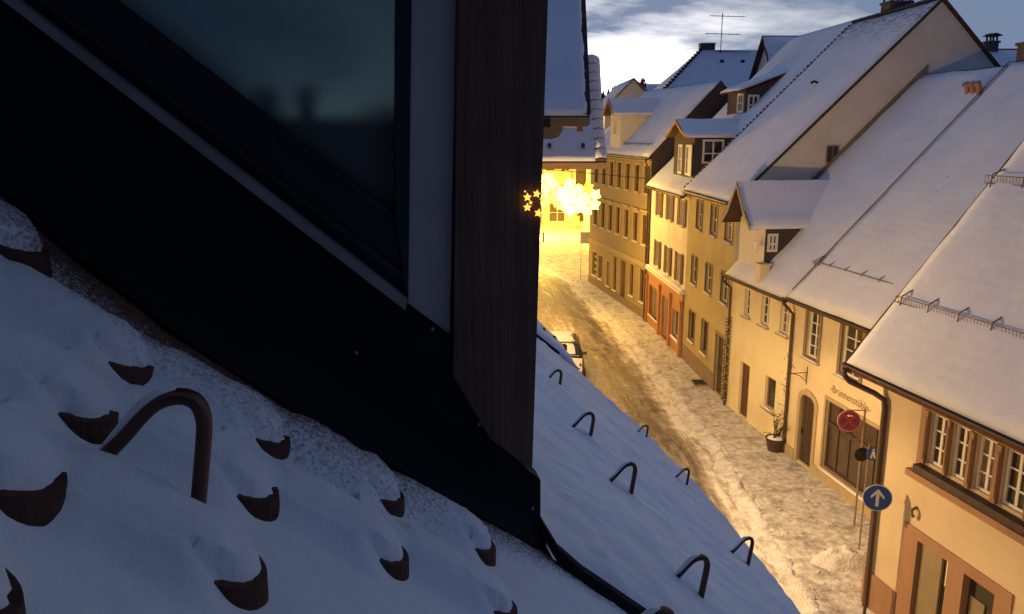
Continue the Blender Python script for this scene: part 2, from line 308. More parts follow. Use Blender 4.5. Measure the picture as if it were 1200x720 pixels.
class MB:
    def __init__(s): s.v = []; s.f = []
    def add(s, vs, fs):
        n = len(s.v); s.v += [tuple(p) for p in vs]; s.f += [tuple(i + n for i in f) for f in fs]; return s
    def box(s, x0, x1, y0, y1, z0, z1):
        return s.add([(x0, y0, z0), (x1, y0, z0), (x1, y1, z0), (x0, y1, z0), (x0, y0, z1), (x1, y0, z1), (x1, y1, z1), (x0, y1, z1)],
                     [(0, 3, 2, 1), (4, 5, 6, 7), (0, 1, 5, 4), (1, 2, 6, 5), (2, 3, 7, 6), (3, 0, 4, 7)])
    def prism(s, pts, off):
        """closed polygon (3-D points) extruded by vector off"""
        n = len(pts); o = Vector(off)
        return s.add([tuple(p) for p in pts] + [tuple(Vector(p) + o) for p in pts],
                     [tuple(range(n - 1, -1, -1)), tuple(range(n, 2 * n))] + [(i, (i + 1) % n, n + (i + 1) % n, n + i) for i in range(n)])
    def tube(s, path, r, n=8, flat=None, cap=True):
        path = [Vector(p) for p in path]; rings = []
        up = None
        for i, p in enumerate(path):
            d = (path[min(i + 1, len(path) - 1)] - path[max(i - 1, 0)]).normalized()
            if up is None:
                up = Vector((0, 0, 1)) if abs(d.z) < .9 else Vector((0, 1, 0))
                if flat: up = Vector(flat)
            u = (up - d * up.dot(d)).normalized(); v = d.cross(u); up = u
            ri = r[i] if isinstance(r, (list, tuple)) and len(r) == len(path) else r
            ru, rv = (ri if isinstance(ri, (list, tuple)) else (ri, ri))
            rings.append([p + u * (ru * math.cos(2 * math.pi * k / n)) + v * (rv * math.sin(2 * math.pi * k / n)) for k in range(n)])
        vs = [q for g in rings for q in g]; fs = []
        for i in range(len(rings) - 1):
            for k in range(n):
                fs.append((i * n + k, i * n + (k + 1) % n, (i + 1) * n + (k + 1) % n, (i + 1) * n + k))
        if cap:
            fs.append(tuple(range(n - 1, -1, -1))); fs.append(tuple((len(rings) - 1) * n + k for k in range(n)))
        return s.add(vs, fs)
    def lathe(s, prof, n=14, c=(0, 0, 0)):
        vs = []; fs = []
        for r, z in prof:
            for k in range(n):
                a = 2 * math.pi * k / n
                vs.append((c[0] + r * math.cos(a), c[1] + r * math.sin(a), c[2] + z))
        for i in range(len(prof) - 1):
            for k in range(n):
                fs.append((i * n + k, i * n + (k + 1) % n, (i + 1) * n + (k + 1) % n, (i + 1) * n + k))
        fs.append(tuple(range(n - 1, -1, -1))); fs.append(tuple((len(prof) - 1) * n + k for k in range(n)))
        return s.add(vs, fs)
    def build(s, name, m, parent=None, smooth=False, loc=None):
        me = bpy.data.meshes.new(name); me.from_pydata(s.v, [], s.f); me.update()
        me.materials.append(M[m] if isinstance(m, str) else m)
        if smooth:
            me.polygons.foreach_set('use_smooth', [True] * len(me.polygons))
        o = bpy.data.objects.new(name, me); COL.objects.link(o)
        if parent: o.parent = parent
        if loc: o.location = loc
        return o

def copy_tree(o, parent=None):
    c = o.copy(); COL.objects.link(c)
    if parent: c.parent = parent
    for ch in o.children: copy_tree(ch, c)
    return c

def fbm(x, y, z=0, o=4):
    return noise.fractal(Vector((x, y, z)), 1.0, 2.0, o)

# ------------------------------------------------------------------ house kit (local axes: x along the front, y into the house, z up)
def front_wall(mb, a0, a1, z0, z1, holes, b=0.0, depth=.20):
    xs = sorted({a0, a1, *[h[0] for h in holes], *[h[1] for h in holes]})
    zs = sorted({z0, z1, *[h[2] for h in holes], *[h[3] for h in holes]})
    for i in range(len(xs) - 1):
        for j in range(len(zs) - 1):
            cx, cz = (xs[i] + xs[i + 1]) / 2, (zs[j] + zs[j + 1]) / 2
            if any(h[0] < cx < h[1] and h[2] < cz < h[3] for h in holes): continue
            mb.add([(xs[i], b, zs[j]), (xs[i + 1], b, zs[j]), (xs[i + 1], b, zs[j + 1]), (xs[i], b, zs[j + 1])], [(0, 1, 2, 3)])
    for h0, h1, k0, k1 in holes:
        c = [(h0, k0), (h1, k0), (h1, k1), (h0, k1)]
        for i in range(4):
            p, q = c[i], c[(i + 1) % 4]
            mb.add([(p[0], b, p[1]), (q[0], b, q[1]), (q[0], b + depth, q[1]), (p[0], b + depth, p[1])], [(0, 3, 2, 1)])
        mb.add([(h0, b + depth, k0), (h1, b + depth, k0), (h1, b + depth, k1), (h0, b + depth, k1)], [(0, 1, 2, 3)])

def window(root, a0, a1, z0, z1, frame='white_paint', nv=1, nh=2, trim=None, tw=.12, sill='sand_trim', shutter=None, b=0.0, rec=.10, pane='pane', name='window', fw=.055, hood=None):
    """frame set back in its opening; children pane, glazing bars, sill, shutters, surround"""
    f = MB()
    for x0, x1, y0, y1 in ((a0, a0 + fw, z0, z1), (a1 - fw, a1, z0, z1), (a0 + fw, a1 - fw, z0, z0 + fw), (a0 + fw, a1 - fw, z1 - fw, z1)):
        f.box(x0, x1, b + rec, b + rec + .07, y0, y1)
    o = f.build(name, frame, root)
    if pane == 'pane': pane = random.choice(('pane', 'pane', 'pane_brown', 'pane_lit'))
    MB().box(a0 + fw, a1 - fw, b + rec + .035, b + rec + .05, z0 + fw, z1 - fw).build('pane', pane, o)
    bars = MB(); t = .018
    for i in range(1, nv + 1):
        x = a0 + (a1 - a0) * i / (nv + 1)
        bars.box(x - (t if nv > 1 else .03), x + (t if nv > 1 else .03), b + rec + .005, b + rec + .033, z0 + fw, z1 - fw)
    for j in range(1, nh + 1):
        z = z0 + (z1 - z0) * j / (nh + 1)
        bars.box(a0 + fw, a1 - fw, b + rec + .008, b + rec + .030, z - t, z + t)
    if bars.f: bars.build('glazing_bars', frame, o)
    if trim:
        s = MB()
        s.box(a0 - tw, a0, b - .035, b + .03, z0 - tw * .6, z1 + tw); s.box(a1, a1 + tw, b - .035, b + .03, z0 - tw * .6, z1 + tw)
        s.box(a0, a1, b - .033, b + .03, z1, z1 + tw); s.box(a0, a1, b - .033, b + .03, z0 - tw * .6, z0)
        s.build('surround', trim, o)
    if hood:
        MB().box(a0 - tw - .08, a1 + tw + .08, b - .16, b, z1 + tw + .06, z1 + tw + .17).build('hood', hood, o)
    if sill:
        e = tw if trim else .06
        MB().box(a0 - e - .03, a1 + e + .03, b - .11, b + .02, z0 - .10, z0 - .02 if not trim else z0 - .075).build('sill', sill, o)
        snow_pad(o, a0 - e, a1 + e, b - .10, b - .036, z0 - (.02 if not trim else .075), .035)
    if shutter:
        sw = (a1 - a0) / 2
        for x0, x1 in ((a0 - sw - .03, a0 - .03), (a1 + .03, a1 + sw + .03)):
            so_ = MB()
            so_.box(x0, x0 + .07, b - .075, b - .03, z0 - .04, z1 + .04); so_.box(x1 - .07, x1, b - .075, b - .03, z0 - .04, z1 + .04)
            for zz0 in (z0 - .04, (z0 + z1) / 2 - .04, z1 - .04):
                so_.box(x0 + .07, x1 - .07, b - .073, b - .032, zz0, zz0 + .08)
            n = 9
            for k in range(n):
                za = z0 + .05 + (z1 - z0 - .1) * k / n
                so_.box(x0 + .07, x1 - .07, b - .066 if k % 2 else b - .058, b - .036, za, za + (z1 - z0 - .1) / n * .8)
            so_.build('shutter', shutter, o)
    return o

def snow_pad(parent, a0, a1, b0, b1, z, h, name='snow_cap'):
    mb = MB(); n = max(3, int((a1 - a0) / .15)); vs = []; fs = []
    for i in range(n + 1):
        x = a0 + (a1 - a0) * i / n; e = min(1, 4 * i / n, 4 * (n - i) / n) ** .5
        hh = h * (.45 + .55 * e) * random.uniform(.8, 1.1)
        vs += [(x, b0, z), (x, b0 + .2 * (b1 - b0), z + hh * .8), (x, (b0 + b1) / 2, z + hh), (x, b1, z + hh * .85), (x, b1, z)]
    for i in range(n):
        for k in range(4):
            fs.append((i * 5 + k, i * 5 + k + 1, i * 5 + k + 6, i * 5 + k + 5))
    fs += [(4, 3, 2, 1, 0), tuple(n * 5 + k for k in range(5))]
    mb.add(vs, [tuple(reversed(f)) for f in fs])
    return mb.build(name, 'snow', parent, smooth=False)

def slab(mb, quad, t):
    """roof plane given as four 3-D corners, thickened downwards"""
    return mb.prism([tuple(p) for p in quad], (0, 0, -t))

def snow_sheet(parent, corner, u, v, nu, nv, h, seed=0.0, mat_='snow', name='roof_snow', rag=.05, relief=.03, mask=None, course=0.0):
    """snow lying on a sloping rectangle: corner + s*u + t*v, rounded and ragged at its edges"""
    c, u, v = Vector(corner), Vector(u), Vector(v)
    nrm = u.cross(v).normalized()
    if nrm.z < 0: nrm = -nrm
    lu, lv = u.length, v.length
    vs = []; fs = []
    top = []
    for i in range(nu + 1):
        for j in range(nv + 1):
            s, t = i / nu, j / nv
            ed = min(s * lu, (1 - s) * lu, t * lv, (1 - t) * lv)
            e = min(1, ed / .14) ** .6 if ed > 0 else 0
            p = c + u * s + v * t
            rx = fbm(p.x * 1.3 + seed, p.y * 1.3, p.z * 1.3) * rag
            if i in (0, nu): p = p + u.normalized() * (rx if i else -rx)
            if j in (0, nv): p = p + v.normalized() * (rx if j else -rx)
            hh = h * (.3 + .7 * e) + relief * e * fbm(p.x * .8 + seed, p.y * .8, p.z * .8 + 5)
            if course: hh += course * ((t * lv / .33) % 1.0 - .5) * e
            top.append(p + nrm * max(.015, hh))
    n1 = nv + 1
    vs = [tuple(p) for p in top]
    for i in range(nu):
        for j in range(nv):
            f = (i * n1 + j, (i + 1) * n1 + j, (i + 1) * n1 + j + 1, i * n1 + j + 1)
            fs.append(f)
    # skirt down to the roof
    ring = [i * n1 for i in range(nu + 1)] + [nu * n1 + j for j in range(1, n1)] + [i * n1 + nv for i in range(nu - 1, -1, -1)] + [j for j in range(nv - 1, 0, -1)]
    base = len(vs)
    for r in ring: vs.append(tuple(Vector(vs[r]) - nrm * (h * .5 + .03)))
    m = len(ring)
    for k in range(m):
        fs.append((ring[(k + 1) % m], ring[k], base + k, base + (k + 1) % m))
    if u.cross(v).z < 0: fs = [tuple(reversed(f)) for f in fs]
    return MB().add(vs, fs).build(name, mat_, parent, smooth=True)

def gutter(root, a0, a1, b, z, r=.075, name='gutter'):
    mb = MB(); vs = []; fs = []; n = 7
    for a in (a0, a1):
        for k in range(n): 
            q = math.pi * k / (n - 1)
            vs.append((a, b - r * math.cos(q), z - r * math.sin(q)))
        for k in range(n):
            q = math.pi * (n - 1 - k) / (n - 1)
            vs.append((a, b - (r - .012) * math.cos(q), z - (r - .012) * math.sin(q)))
    m = 2 * n
    for k in range(m): fs.append((k, (k + 1) % m, m + (k + 1) % m, m + k))
    fs += [tuple(range(m - 1, -1, -1)), tuple(range(m, 2 * m))]
    return mb.add(vs, fs).build(name, 'pipe', root)

def hbase(h):
    (ax, ay), (bx, by) = h
    Ln = math.hypot(bx - ax, by - ay)
    return (ax, ay, 0), math.atan2(by - ay, bx - ax), Ln

def gable_house(name, label, ends, wallm, holes, zE, pitch, depth, ov=.3, a_over=(.0, .0), gable_mat=None, z_eave_wall=None, roof_mat='tile', snow=True, snow_mat='roof_snow', snow_h=.11, course=.0, cat='house', front_b=0.0, back=True, seed=1.0, ridge_b=None):
    loc, rz, Ln = hbase(ends)
    root = thing(name, label, cat, loc, rz)
    rb = ridge_b if ridge_b is not None else depth / 2
    T = math.tan(R(pitch)); zW = zE + ov * T           # roof plane above the front wall
    zr = zE + (rb + ov) * T
    mb = MB(); front_wall(mb, 0, Ln, 0, zW - .06, holes)
    mb.build('wall', wallm, root)
    g = MB()
    zb = zr - (depth - rb) * T
    for a, d in ((0, 1), (Ln, -1)):
        g.prism([(a + .001 * d, .002, 0), (a + .001 * d, depth, 0), (a + .001 * d, depth, zb - .10), (a + .001 * d, rb, zr - .10), (a + .001 * d, .002, zW - .10)], (.2 * d, 0, 0))
    if back: g.box(.2, Ln - .2, depth - .2, depth, 0, zb - .12)
    g.build('gable_wall', gable_mat or wallm, root)
    r = MB(); a0, a1 = -a_over[0], Ln + a_over[1]
    slab(r, [(a0, -ov, zE), (a1, -ov, zE), (a1, rb, zr), (a0, rb, zr)], .11)
    slab(r, [(a0, rb + .003, zr), (a1, rb + .003, zr), (a1, depth + ov, zb - ov * T), (a0, depth + ov, zb - ov * T)], .11)
    ro = r.build('roof', roof_mat, root)
    if snow:
        ls = math.hypot(rb + ov, zr - zE)
        snow_sheet(ro, (a0 + .07, -ov + .02, zE + .02), (a1 - a0 - .14, 0, 0), (0, rb + ov - .07, zr - zE - .08), max(6, int((a1 - a0) / .3)), max(8, int(ls / .3)), snow_h, seed, snow_mat, course=course)
        snow_sheet(ro, (a0 + .07, depth + ov - .02, zb - ov * T + .02), (a1 - a0 - .14, 0, 0), (0, -(depth - rb + ov - .07), zr - (zb - ov * T) - .08), 6, 10, snow_h, seed + 9, 'snow')
    return root, Ln, T, zr, ro

def cross_dormer(root, a0, a1, ar, bf, bo, zE, zR, T, zE0, ov_main, wallm, apex_over=.5, label=None, snow_h=.09, flare=True, wins=(), cheekwin=None, barge='pale_wood', roof_mat='dark_tile', frontm=None):
    """gabled roof dormer: ridge runs into the main roof.  a0..a1 width, ar ridge, bf front wall, bo front edge of its roof"""
    def bm(z): return (z - zE0) / T - ov_main            # where the main roof reaches height z
    d = MB()
    zb0 = zE0 + (bf + ov_main) * T
    holes = [w_ for w_ in wins]
    d2 = MB(); front_wall(d2, a0, a1, zb0 - .25, zE, holes, b=bf, depth=.14)
    d2.add([(a0, bf, zE), (a1, bf, zE), (ar, bf, zR - .1)], [(0, 1, 2)])
    ck = MB() if frontm else d2
    cks = []
    for a, s in ((a0, 1), (a1, -1)):
        if frontm: ck = MB(); cks.append(ck)
        ck.prism([(a, bf + .001, zb0 - .25), (a, bf + .001, zE), (a, bm(zE) + .12, zE), (a, bm(zE) + .1, zE - .25)], (.12 * s, 0, 0))
    o = d2.build('dormer', frontm or wallm, root)
    for c_ in cks: c_.build('cheek', wallm, o)
    if label: o['label'] = label
    e = .18; k = .10
    r = MB()
    sl0 = (zR - zE) / max(.3, ar - a0); sl1 = (zR - zE) / max(.3, a1 - ar)
    zl, zrr = zE - (e * sl0 * (.35 if flare else 1)), zE - (e * sl1 * (.35 if flare else 1))
    for (ae, ze) in ((a0 - e, zl), (a1 + e, zrr)):
        am = ar + (ae - ar) * .55; zm = zR + (ze - zR) * (.66 if flare else .55)
        for (p, zp_), (q, zq) in (((ar, zR), (am, zm)), ((am, zm), (ae, ze))):
            slab(r, [(p, bo, zp_), (p, bm(zp_) + .15, zp_), (q, bm(zq) + .15, zq), (q, bo, zq)], .07)
    ro = r.build('dormer_roof', roof_mat, o)
    bg_ = MB()
    for (ae, ze) in ((a0 - e, zl), (a1 + e, zrr)):
        am = ar + (ae - ar) * .55; zm = zR + (ze - zR) * (.66 if flare else .55)
        for (p, zp_), (q, zq) in (((ar, zR), (am, zm)), ((am, zm), (ae, ze))):
            bg_.prism([(p, bo - .035, zp_ + .05), (q, bo - .035, zq + .05), (q, bo - .035, zq - .11), (p, bo - .035, zp_ - .11)], (0, .03, 0))
    bg_.build('bargeboard', barge, o)
    for (ae, ze), sgn in (((a0 - e, zl), 1), ((a1 + e, zrr), -1)):
        am = ar + (ae - ar) * .55; zm = zR + (ze - zR) * (.66 if flare else .55)
        vs = []; fs = []; n = 14; prof = [(ar, zR), (ar + (am - ar) * .5, zR + (zm - zR) * .5), (am, zm), (am + (ae - am) * .5, zm + (ze - zm) * .5), (ae, ze), (ae, ze - .06)]
        m_ = len(prof)
        for i in range(n + 1):
            for q, (pa, pz) in enumerate(prof):
                b0 = bo - .01; b1 = bm(pz) + .16
                b_ = b0 + (b1 - b0) * i / n
                hh = snow_h * (1.05 + .25 * fbm(pa * 1.5, b_ * 1.2, 3.1)) if q < m_ - 1 else 0
                vs.append((pa + (.02 * -sgn if q >= m_ - 2 else 0), b_, pz + hh))
        for i in range(n):
            for q in range(m_ - 1):
                f = (i * m_ + q, i * m_ + q + 1, (i + 1) * m_ + q + 1, (i + 1) * m_ + q)
                fs.append(f if sgn > 0 else tuple(reversed(f)))
        fs.append(tuple(range(m_)))
        MB().add(vs, fs).build('dormer_snow', 'snow', o, smooth=True)
    for w_ in wins:
        window_child(o, *w_, b=bf)
    return o

def window_child(par, a0, a1, z0, z1, b=0, frame='white_paint', nv=1, nh=1):
    f = MB(); fw = .07; rec = -.03
    for x0, x1, y0, y1 in ((a0 - .04, a0 + fw, z0 - .04, z1 + .04), (a1 - fw, a1 + .04, z0 - .04, z1 + .04), (a0 + fw, a1 - fw, z0 - .04, z0 + fw), (a0 + fw, a1 - fw, z1 - fw, z1 + .04)):
        f.box(x0, x1, b + rec, b + .05, y0, y1)
    for i in range(1, nv + 1):
        x = a0 + (a1 - a0) * i / (nv + 1); f.box(x - .025, x + .025, b - .01, b + .04, z0 + fw, z1 - fw)
    for j in range(1, nh + 1):
        z = z0 + (z1 - z0) * j / (nh + 1); f.box(a0 + fw, a1 - fw, b - .008, b + .038, z - .02, z + .02)
    o = f.build('window', frame, par)
    return o

def cheek_window(par, a, b0, b1, z0, z1, name='side_window', frame='white_paint'):
    """window in a wall that faces down the street (plane x = a, facing +x)"""
    f = MB(); fw = .09
    for x0, x1, y0, y1 in ((b0, b0 + fw, z0, z1), (b1 - fw, b1, z0, z1), (b0 + fw, b1 - fw, z0, z0 + fw), (b0 + fw, b1 - fw, z1 - fw, z1)):
        f.box(a, a + .05, x0, x1, y0, y1)
    m = (b0 + b1) / 2
    f.box(a, a + .045, m - .035, m + .035, z0 + fw, z1 - fw)
    zq = z0 + (z1 - z0) * .42
    f.box(a, a + .043, b0 + fw, m - .035, zq - .03, zq + .03); f.box(a, a + .043, m + .035, b1 - fw, zq - .03, zq + .03)
    return f.build(name, frame, par), MB().box(a + .002, a + .02, b0 + fw, b1 - fw, z0 + fw, z1 - fw)

# ------------------------------------------------------------------ ground, road, pavement
ZG, ZR = -.12, -.10
def strip(left, right, z, n=60, attr=None, lat=10, name='road', m='road', amp=0.0):
    """sheet between two polylines sampled at the same parameter"""
    def at(poly, t):
        L_ = [0]
        for p, q in zip(poly, poly[1:]): L_.append(L_[-1] + math.dist(p, q))
        d = t * L_[-1]
        for i in range(len(poly) - 1):
            if d <= L_[i + 1] + 1e-9:
                u = (d - L_[i]) / (L_[i + 1] - L_[i]); return tuple(poly[i][k] + (poly[i + 1][k] - poly[i][k]) * u for k in (0, 1))
    vs = []; fs = []; lane = []
    for i in range(n + 1):
        l, r = at(left, i / n), at(right, i / n)
        for j in range(lat + 1):
            u = j / lat; x, y = l[0] + (r[0] - l[0]) * u, l[1] + (r[1] - l[1]) * u
            vs.append((x, y, z + amp * fbm(x * .9, y * .9))); lane.append((u, y, 0))
    for i in range(n):
        for j in range(lat):
            a = i * (lat + 1) + j; fs.append((a, a + 1, a + lat + 2, a + lat + 1))
    o = MB().add(vs, fs).build(name, m, smooth=True)
    if attr:
        at_ = o.data.attributes.new('lane', 'FLOAT_VECTOR', 'POINT')
        at_.data.foreach_set('vector', [c for p in lane for c in p])
    return o
gm = MB().add([(-900, -300, ZG), (900, -300, ZG), (900, 900, ZG), (-900, 900, ZG)], [(0, 1, 2, 3)]).build('ground', 'snow_ground')
gm['kind'] = 'structure'
left_edge = [(5.2, -6), (4.2, 2), (2.6, 10), (1.5, 20), (.9, 32), (.2, 44), (-1.4, 54), (-4.5, 62), (-9, 67)]
right_edge = [(6.6, -6), (6.66, 8), (6.68, 17.4), (6.75, 20.5), (6.92, 25.6), (6.55, 33), (6.15, 40.7), (5.3, 50), (4.3, 59), (1, 70), (-5, 77)]
road = strip(left_edge, right_edge, ZR, n=120, attr=True, lat=16, amp=.012)
road['kind'] = 'structure'
# pavement in front of the right-hand houses: a kerbed slab
house_line = [(10.2, -6), (9.6, 8), (9.0, 16.7), (10.6, 17.6), (9.95, 21.6), (9.27, 25.8), (8.56, 30.7), (8.18, 37.6), (7.75, 45.4), (5.5, 57.9), (5.2, 58.6)]
kerb = [(x + .28, y) for x, y in right_edge[:9]]
house_line2 = [(x + .8, y) for x, y in house_line]
def resample(poly, n):
    L_ = [0]
    for p, q in zip(poly, poly[1:]): L_.append(L_[-1] + math.dist(p, q))
    res = []
    for i in range(n + 1):
        d = L_[-1] * i / n
        for k in range(len(poly) - 1):
            if d <= L_[k + 1] + 1e-9:
                u = (d - L_[k]) / (L_[k + 1] - L_[k]); res.append((poly[k][0] + (poly[k + 1][0] - poly[k][0]) * u, poly[k][1] + (poly[k + 1][1] - poly[k][1]) * u)); break
    return res
def by_y(poly, y):
    for p, q in zip(poly, poly[1:]):
        if min(p[1], q[1]) - 1e-9 <= y <= max(p[1], q[1]) + 1e-9 and p[1] != q[1]:
            u = (y - p[1]) / (q[1] - p[1]); return p[0] + (q[0] - p[0]) * u
    return poly[-1][0]
hl_mono = [(11.0, -6), (10.9, 17.0), (10.9, 17.6), (10.75, 21.6), (10.0, 25.8), (9.2, 30.7), (8.8, 37.6), (8.4, 45.4), (6.2, 57.9), (6.0, 58.9)]
vs = []; fs = []; nY, nX = 200, 26
for i in range(nY + 1):
    y = -6 + 64.6 * i / nY
    x0, x1 = by_y(kerb, y), by_y(hl_mono, y)
    for j in range(nX + 1):
        u = j / nX; x = x0 + (x1 - x0) * u
        vs.append((x, y, .018 * fbm(x * 1.7, y * 1.7, 0, 5) + .012 * fbm(x * 6, y * 6) - .004))
    vs.append((x0, y, ZG - .02))
W_ = nX + 2
for i in range(nY):
    for j in range(nX):
        a = i * W_ + j; fs.append((a, a + 1, a + W_ + 1, a + W_))
    fs.append((i * W_ + nX + 1, i * W_, (i + 1) * W_, (i + 1) * W_ + nX + 1))
pv = MB().add(vs, fs).build('pavement', 'snow_ground', smooth=True); pv['kind'] = 'structure'
# left pavement (mostly under the eaves of our own row)
lv = [(x - 2.4, y) for x, y in left_edge[:7]]
lp = strip(lv, [(x - .05, y) for x, y in left_edge[:7]], -.02, n=50, lat=4, name='pavement', m='snow_ground', amp=.02); lp['kind'] = 'structure'
# ridge of shovelled snow along the kerb
vs = []; fs = []; n = 640; prof = [(-.42, -.03), (-.30, .35), (-.12, .8), (.06, 1.0), (.22, .75), (.38, .3), (.5, -.05)]
for i in range(n + 1):
    y = -4 + 62 * i / n; x = by_y(right_edge, y) + .12 + .16 * fbm(y * .45, 3.1) + .07 * fbm(y * 2.3, 1)
    h = (.05 + .08 * fbm(y * .8, 7) + .08 * fbm(y * 2.6, 9)) * (1 if y < 48 else max(.15, 1 - (y - 48) / 10))
    wd = .72 + .45 * fbm(y * 1.4, 12)
    for k, (dx_, hz) in enumerate(prof):
        vs.append((x + dx_ * wd + .08 * fbm(y * 5, k * 2.2), y, ZR + .06 * (dx_ > .0) * min(1, hz * 2) + .015 + max(.0, h) * hz + .055 * fbm(y * 7, k * 3.3) * (hz > .2)))
m_ = len(prof)
for i in range(n):
    for k in range(m_ - 1):
        a = i * m_ + k; fs.append((a, a + 1, a + m_ + 1, a + m_))
M['bank'] = mat('ploughed_snow', (.74, .73, .72), (.60, .575, .55), scale=3, rough=.9, bump=.9, bscale=18, spec=.2, c3=(.30, .245, .2), s3=2.2, amt3=.6)
bank = MB().add(vs, fs).build('snow_bank', 'bank', smooth=True); tag(bank, kind='structure')
# heap of cleared snow by the sign post
def heap(x, y, rx, ry, h, seed):
    vs = []; fs = []; n, r_ = 22, 9
    for i in range(r_ + 1):
        t = i / r_
        for k in range(n):
            a = 2 * math.pi * k / n; rr = t * (1 + .28 * fbm(math.cos(a) * 1.3 + seed, math.sin(a) * 1.3))
            hh = h * max(0, (1 - t ** 2.2)) * (1 + .5 * fbm(math.cos(a) * rr * 2.2 + seed, math.sin(a) * rr * 2.2, 3)) 
            vs.append((rx * rr * math.cos(a), ry * rr * math.sin(a), hh - .03 * t))
    for i in range(r_):
        for k in range(n): fs.append((i * n + k, (i + 1) * n + k, (i + 1) * n + (k + 1) % n, i * n + (k + 1) % n))
    return MB().add(vs, fs).build('snow_heap', 'bank', smooth=True, loc=(x, y, .0))
tag(heap(8.35, 18.6, .85, .55, .36, 2.0), 'pale rounded heap of cleared snow on the pavement beside the sign posts', 'snow heap')
# loose lumps of frozen slush along the pavement and gutter
mb = MB(); random.seed(31)
for i in range(240):
    y = random.uniform(11, 44); x = by_y(right_edge, y) + random.choice((random.gauss(.45, .35), random.uniform(.5, 2.6)))
    r_ = random.uniform(.02, .055)
    b0 = len(mb.v); p = [Vector((random.uniform(.6, 1.3) * a, random.uniform(.6, 1.3) * b, random.uniform(.5, 1) * c)) * r_ for a, b, c in ((1, 0, 0), (0, 1, 0), (-1, 0, 0), (0, -1, 0), (0, 0, 1), (0, 0, -.6))]
    zz_ = .0 if x > by_y(kerb, y) else ZR + .01
    mb.add([(x + q.x, y + q.y, zz_ + q.z + .01) for q in p], [(0, 1, 4), (1, 2, 4), (2, 3, 4), (3, 0, 4), (1, 0, 5), (2, 1, 5), (3, 2, 5), (0, 3, 5)])
tag(mb.build('snow_lumps', 'bank'), kind='stuff')
random.seed(7)

# ------------------------------------------------------------------ right-hand row
ENDS = dict(R5=((5.56, 57.8), (7.73, 45.6)), R4=((7.75, 45.3), (8.16, 37.6)), R3=((8.16, 37.57), (8.52, 30.75)), R2b=((8.50, 30.70), (9.25, 25.8)), R2=((9.25, 25.77), (10.66, 17.62)), R1=((8.1, 16.9), (9.95, 8.0)))

# --- long beige house with seven bays
cols = [1.45, 3.28, 4.95, 6.57, 8.31, 10.05, 11.80]
wh = [(c - .42, c + .42, z0, z1) for c in cols for z0, z1 in ((4.3, 5.95), (7.2, 8.72))]
sh = [(.95, 2.0, .75, 2.35), (2.45, 3.35, .75, 2.3), (4.45, 5.1, .6, 2.2), (5.9, 6.6, .6, 2.75), (7.3, 8.4, .05, 2.75), (9.3, 10.0, .9, 2.8), (11.2, 11.9, .9, 2.8)]
r5, L5, T5, zr5, ro5 = gable_house('town_house', 'long beige house with seven window bays and a stone ledge above its shop windows', ENDS['R5'], 'plaster_beige', wh + sh, 9.15, 46, 7.7, ov=.22, gable_mat='slate', seed=3)
for h in wh: window(r5, *h, frame='door', nv=1, nh=2, trim='sand_trim', tw=.13, sill='sand_trim', hood='sand_trim' if h[2] < 6 else None, fw=.06, pane='pane_brown')
for i, h in enumerate(sh):
    if i == 4:
        d = MB().box(h[0], h[1], .12, .17, h[2], h[3]); d.box(h[0] + .1, h[0] + .48, .10, .12, .3, 1.3); d.box(h[0] + .62, h[1] - .1, .10, .12, .3, 1.3); d.box(h[0] + .1, h[0] + .48, .10, .12, 1.5, 2.5); d.box(h[0] + .62, h[1] - .1, .10, .12, 1.5, 2.5)
        do = d.build('door', 'door', r5); MB().tube([(h[0] + .58, .09, 1.05), (h[0] + .58, .05, 1.05), (h[0] + .50, .05, 1.05)], .014, 6).build('handle', 'grey_metal', do)
    else:
        window(r5, *h, frame='sand_trim' if i < 3 else 'door', nv=0 if i < 3 else 1, nh=0 if i < 3 else 1, trim='sand_trim', tw=.11, sill='sand_trim', name='shop_window' if i < 3 else 'window')
# pale stickers on the two far shop windows
st = MB()
for k in range(9):
    a = 1.05 + .1 * random.random() + .85 * (k % 3) / 3; z = .95 + .42 * (k // 3) + .1 * random.random()
    st.prism([(a, .12, z), (a + .12, .12, z + .04), (a + .17, .12, z + .22), (a + .04, .12, z + .27)], (0, .008, 0))
st.build('window_sticker', 'sign_white', r5)
MB().box(-.05, L5 + .05, -.14, 0, 2.98, 3.10).box(-.04, L5 + .04, -.10, 0, 3.10, 3.24).build('ledge', 'sand_trim', r5)
MB().box(-.03, L5 + .02, -.05, .01, ZG, .45).build('plinth', 'stone_trim', r5)
MB().box(-.10, L5 + .02, -.17, 0, 8.98, 9.12).build('cornice', 'sand_trim', r5)
gutter(r5, -.1, L5 - .1, -.26, 9.16)
MB().tube([(L5 - .25, -.26, 9.08), (L5 - .22, -.26, 8.9), (L5 - .10, -.10, 8.6), (L5 - .10, -.10, 0)], .055, 8).build('downpipe', 'pipe', r5)
cross_dormer(r5, 4.1, 6.2, 5.15, .10, -.40, 11.72, 12.6, T5, 9.15, .22, 'plaster_gable', snow_h=.10, wins=[(4.75, 5.5, 10.4, 11.5)])
sg = MB()
for k in range(11): sg.box(6.4 + k * .5, 6.43 + k * .5, .30, .34, 9.75, 9.98)
for z in (9.82, 9.93): sg.tube([(6.3, .30, z), (11.6, .30, z)], .014, 6)
sg.build('snow_guard', 'iron', r5)

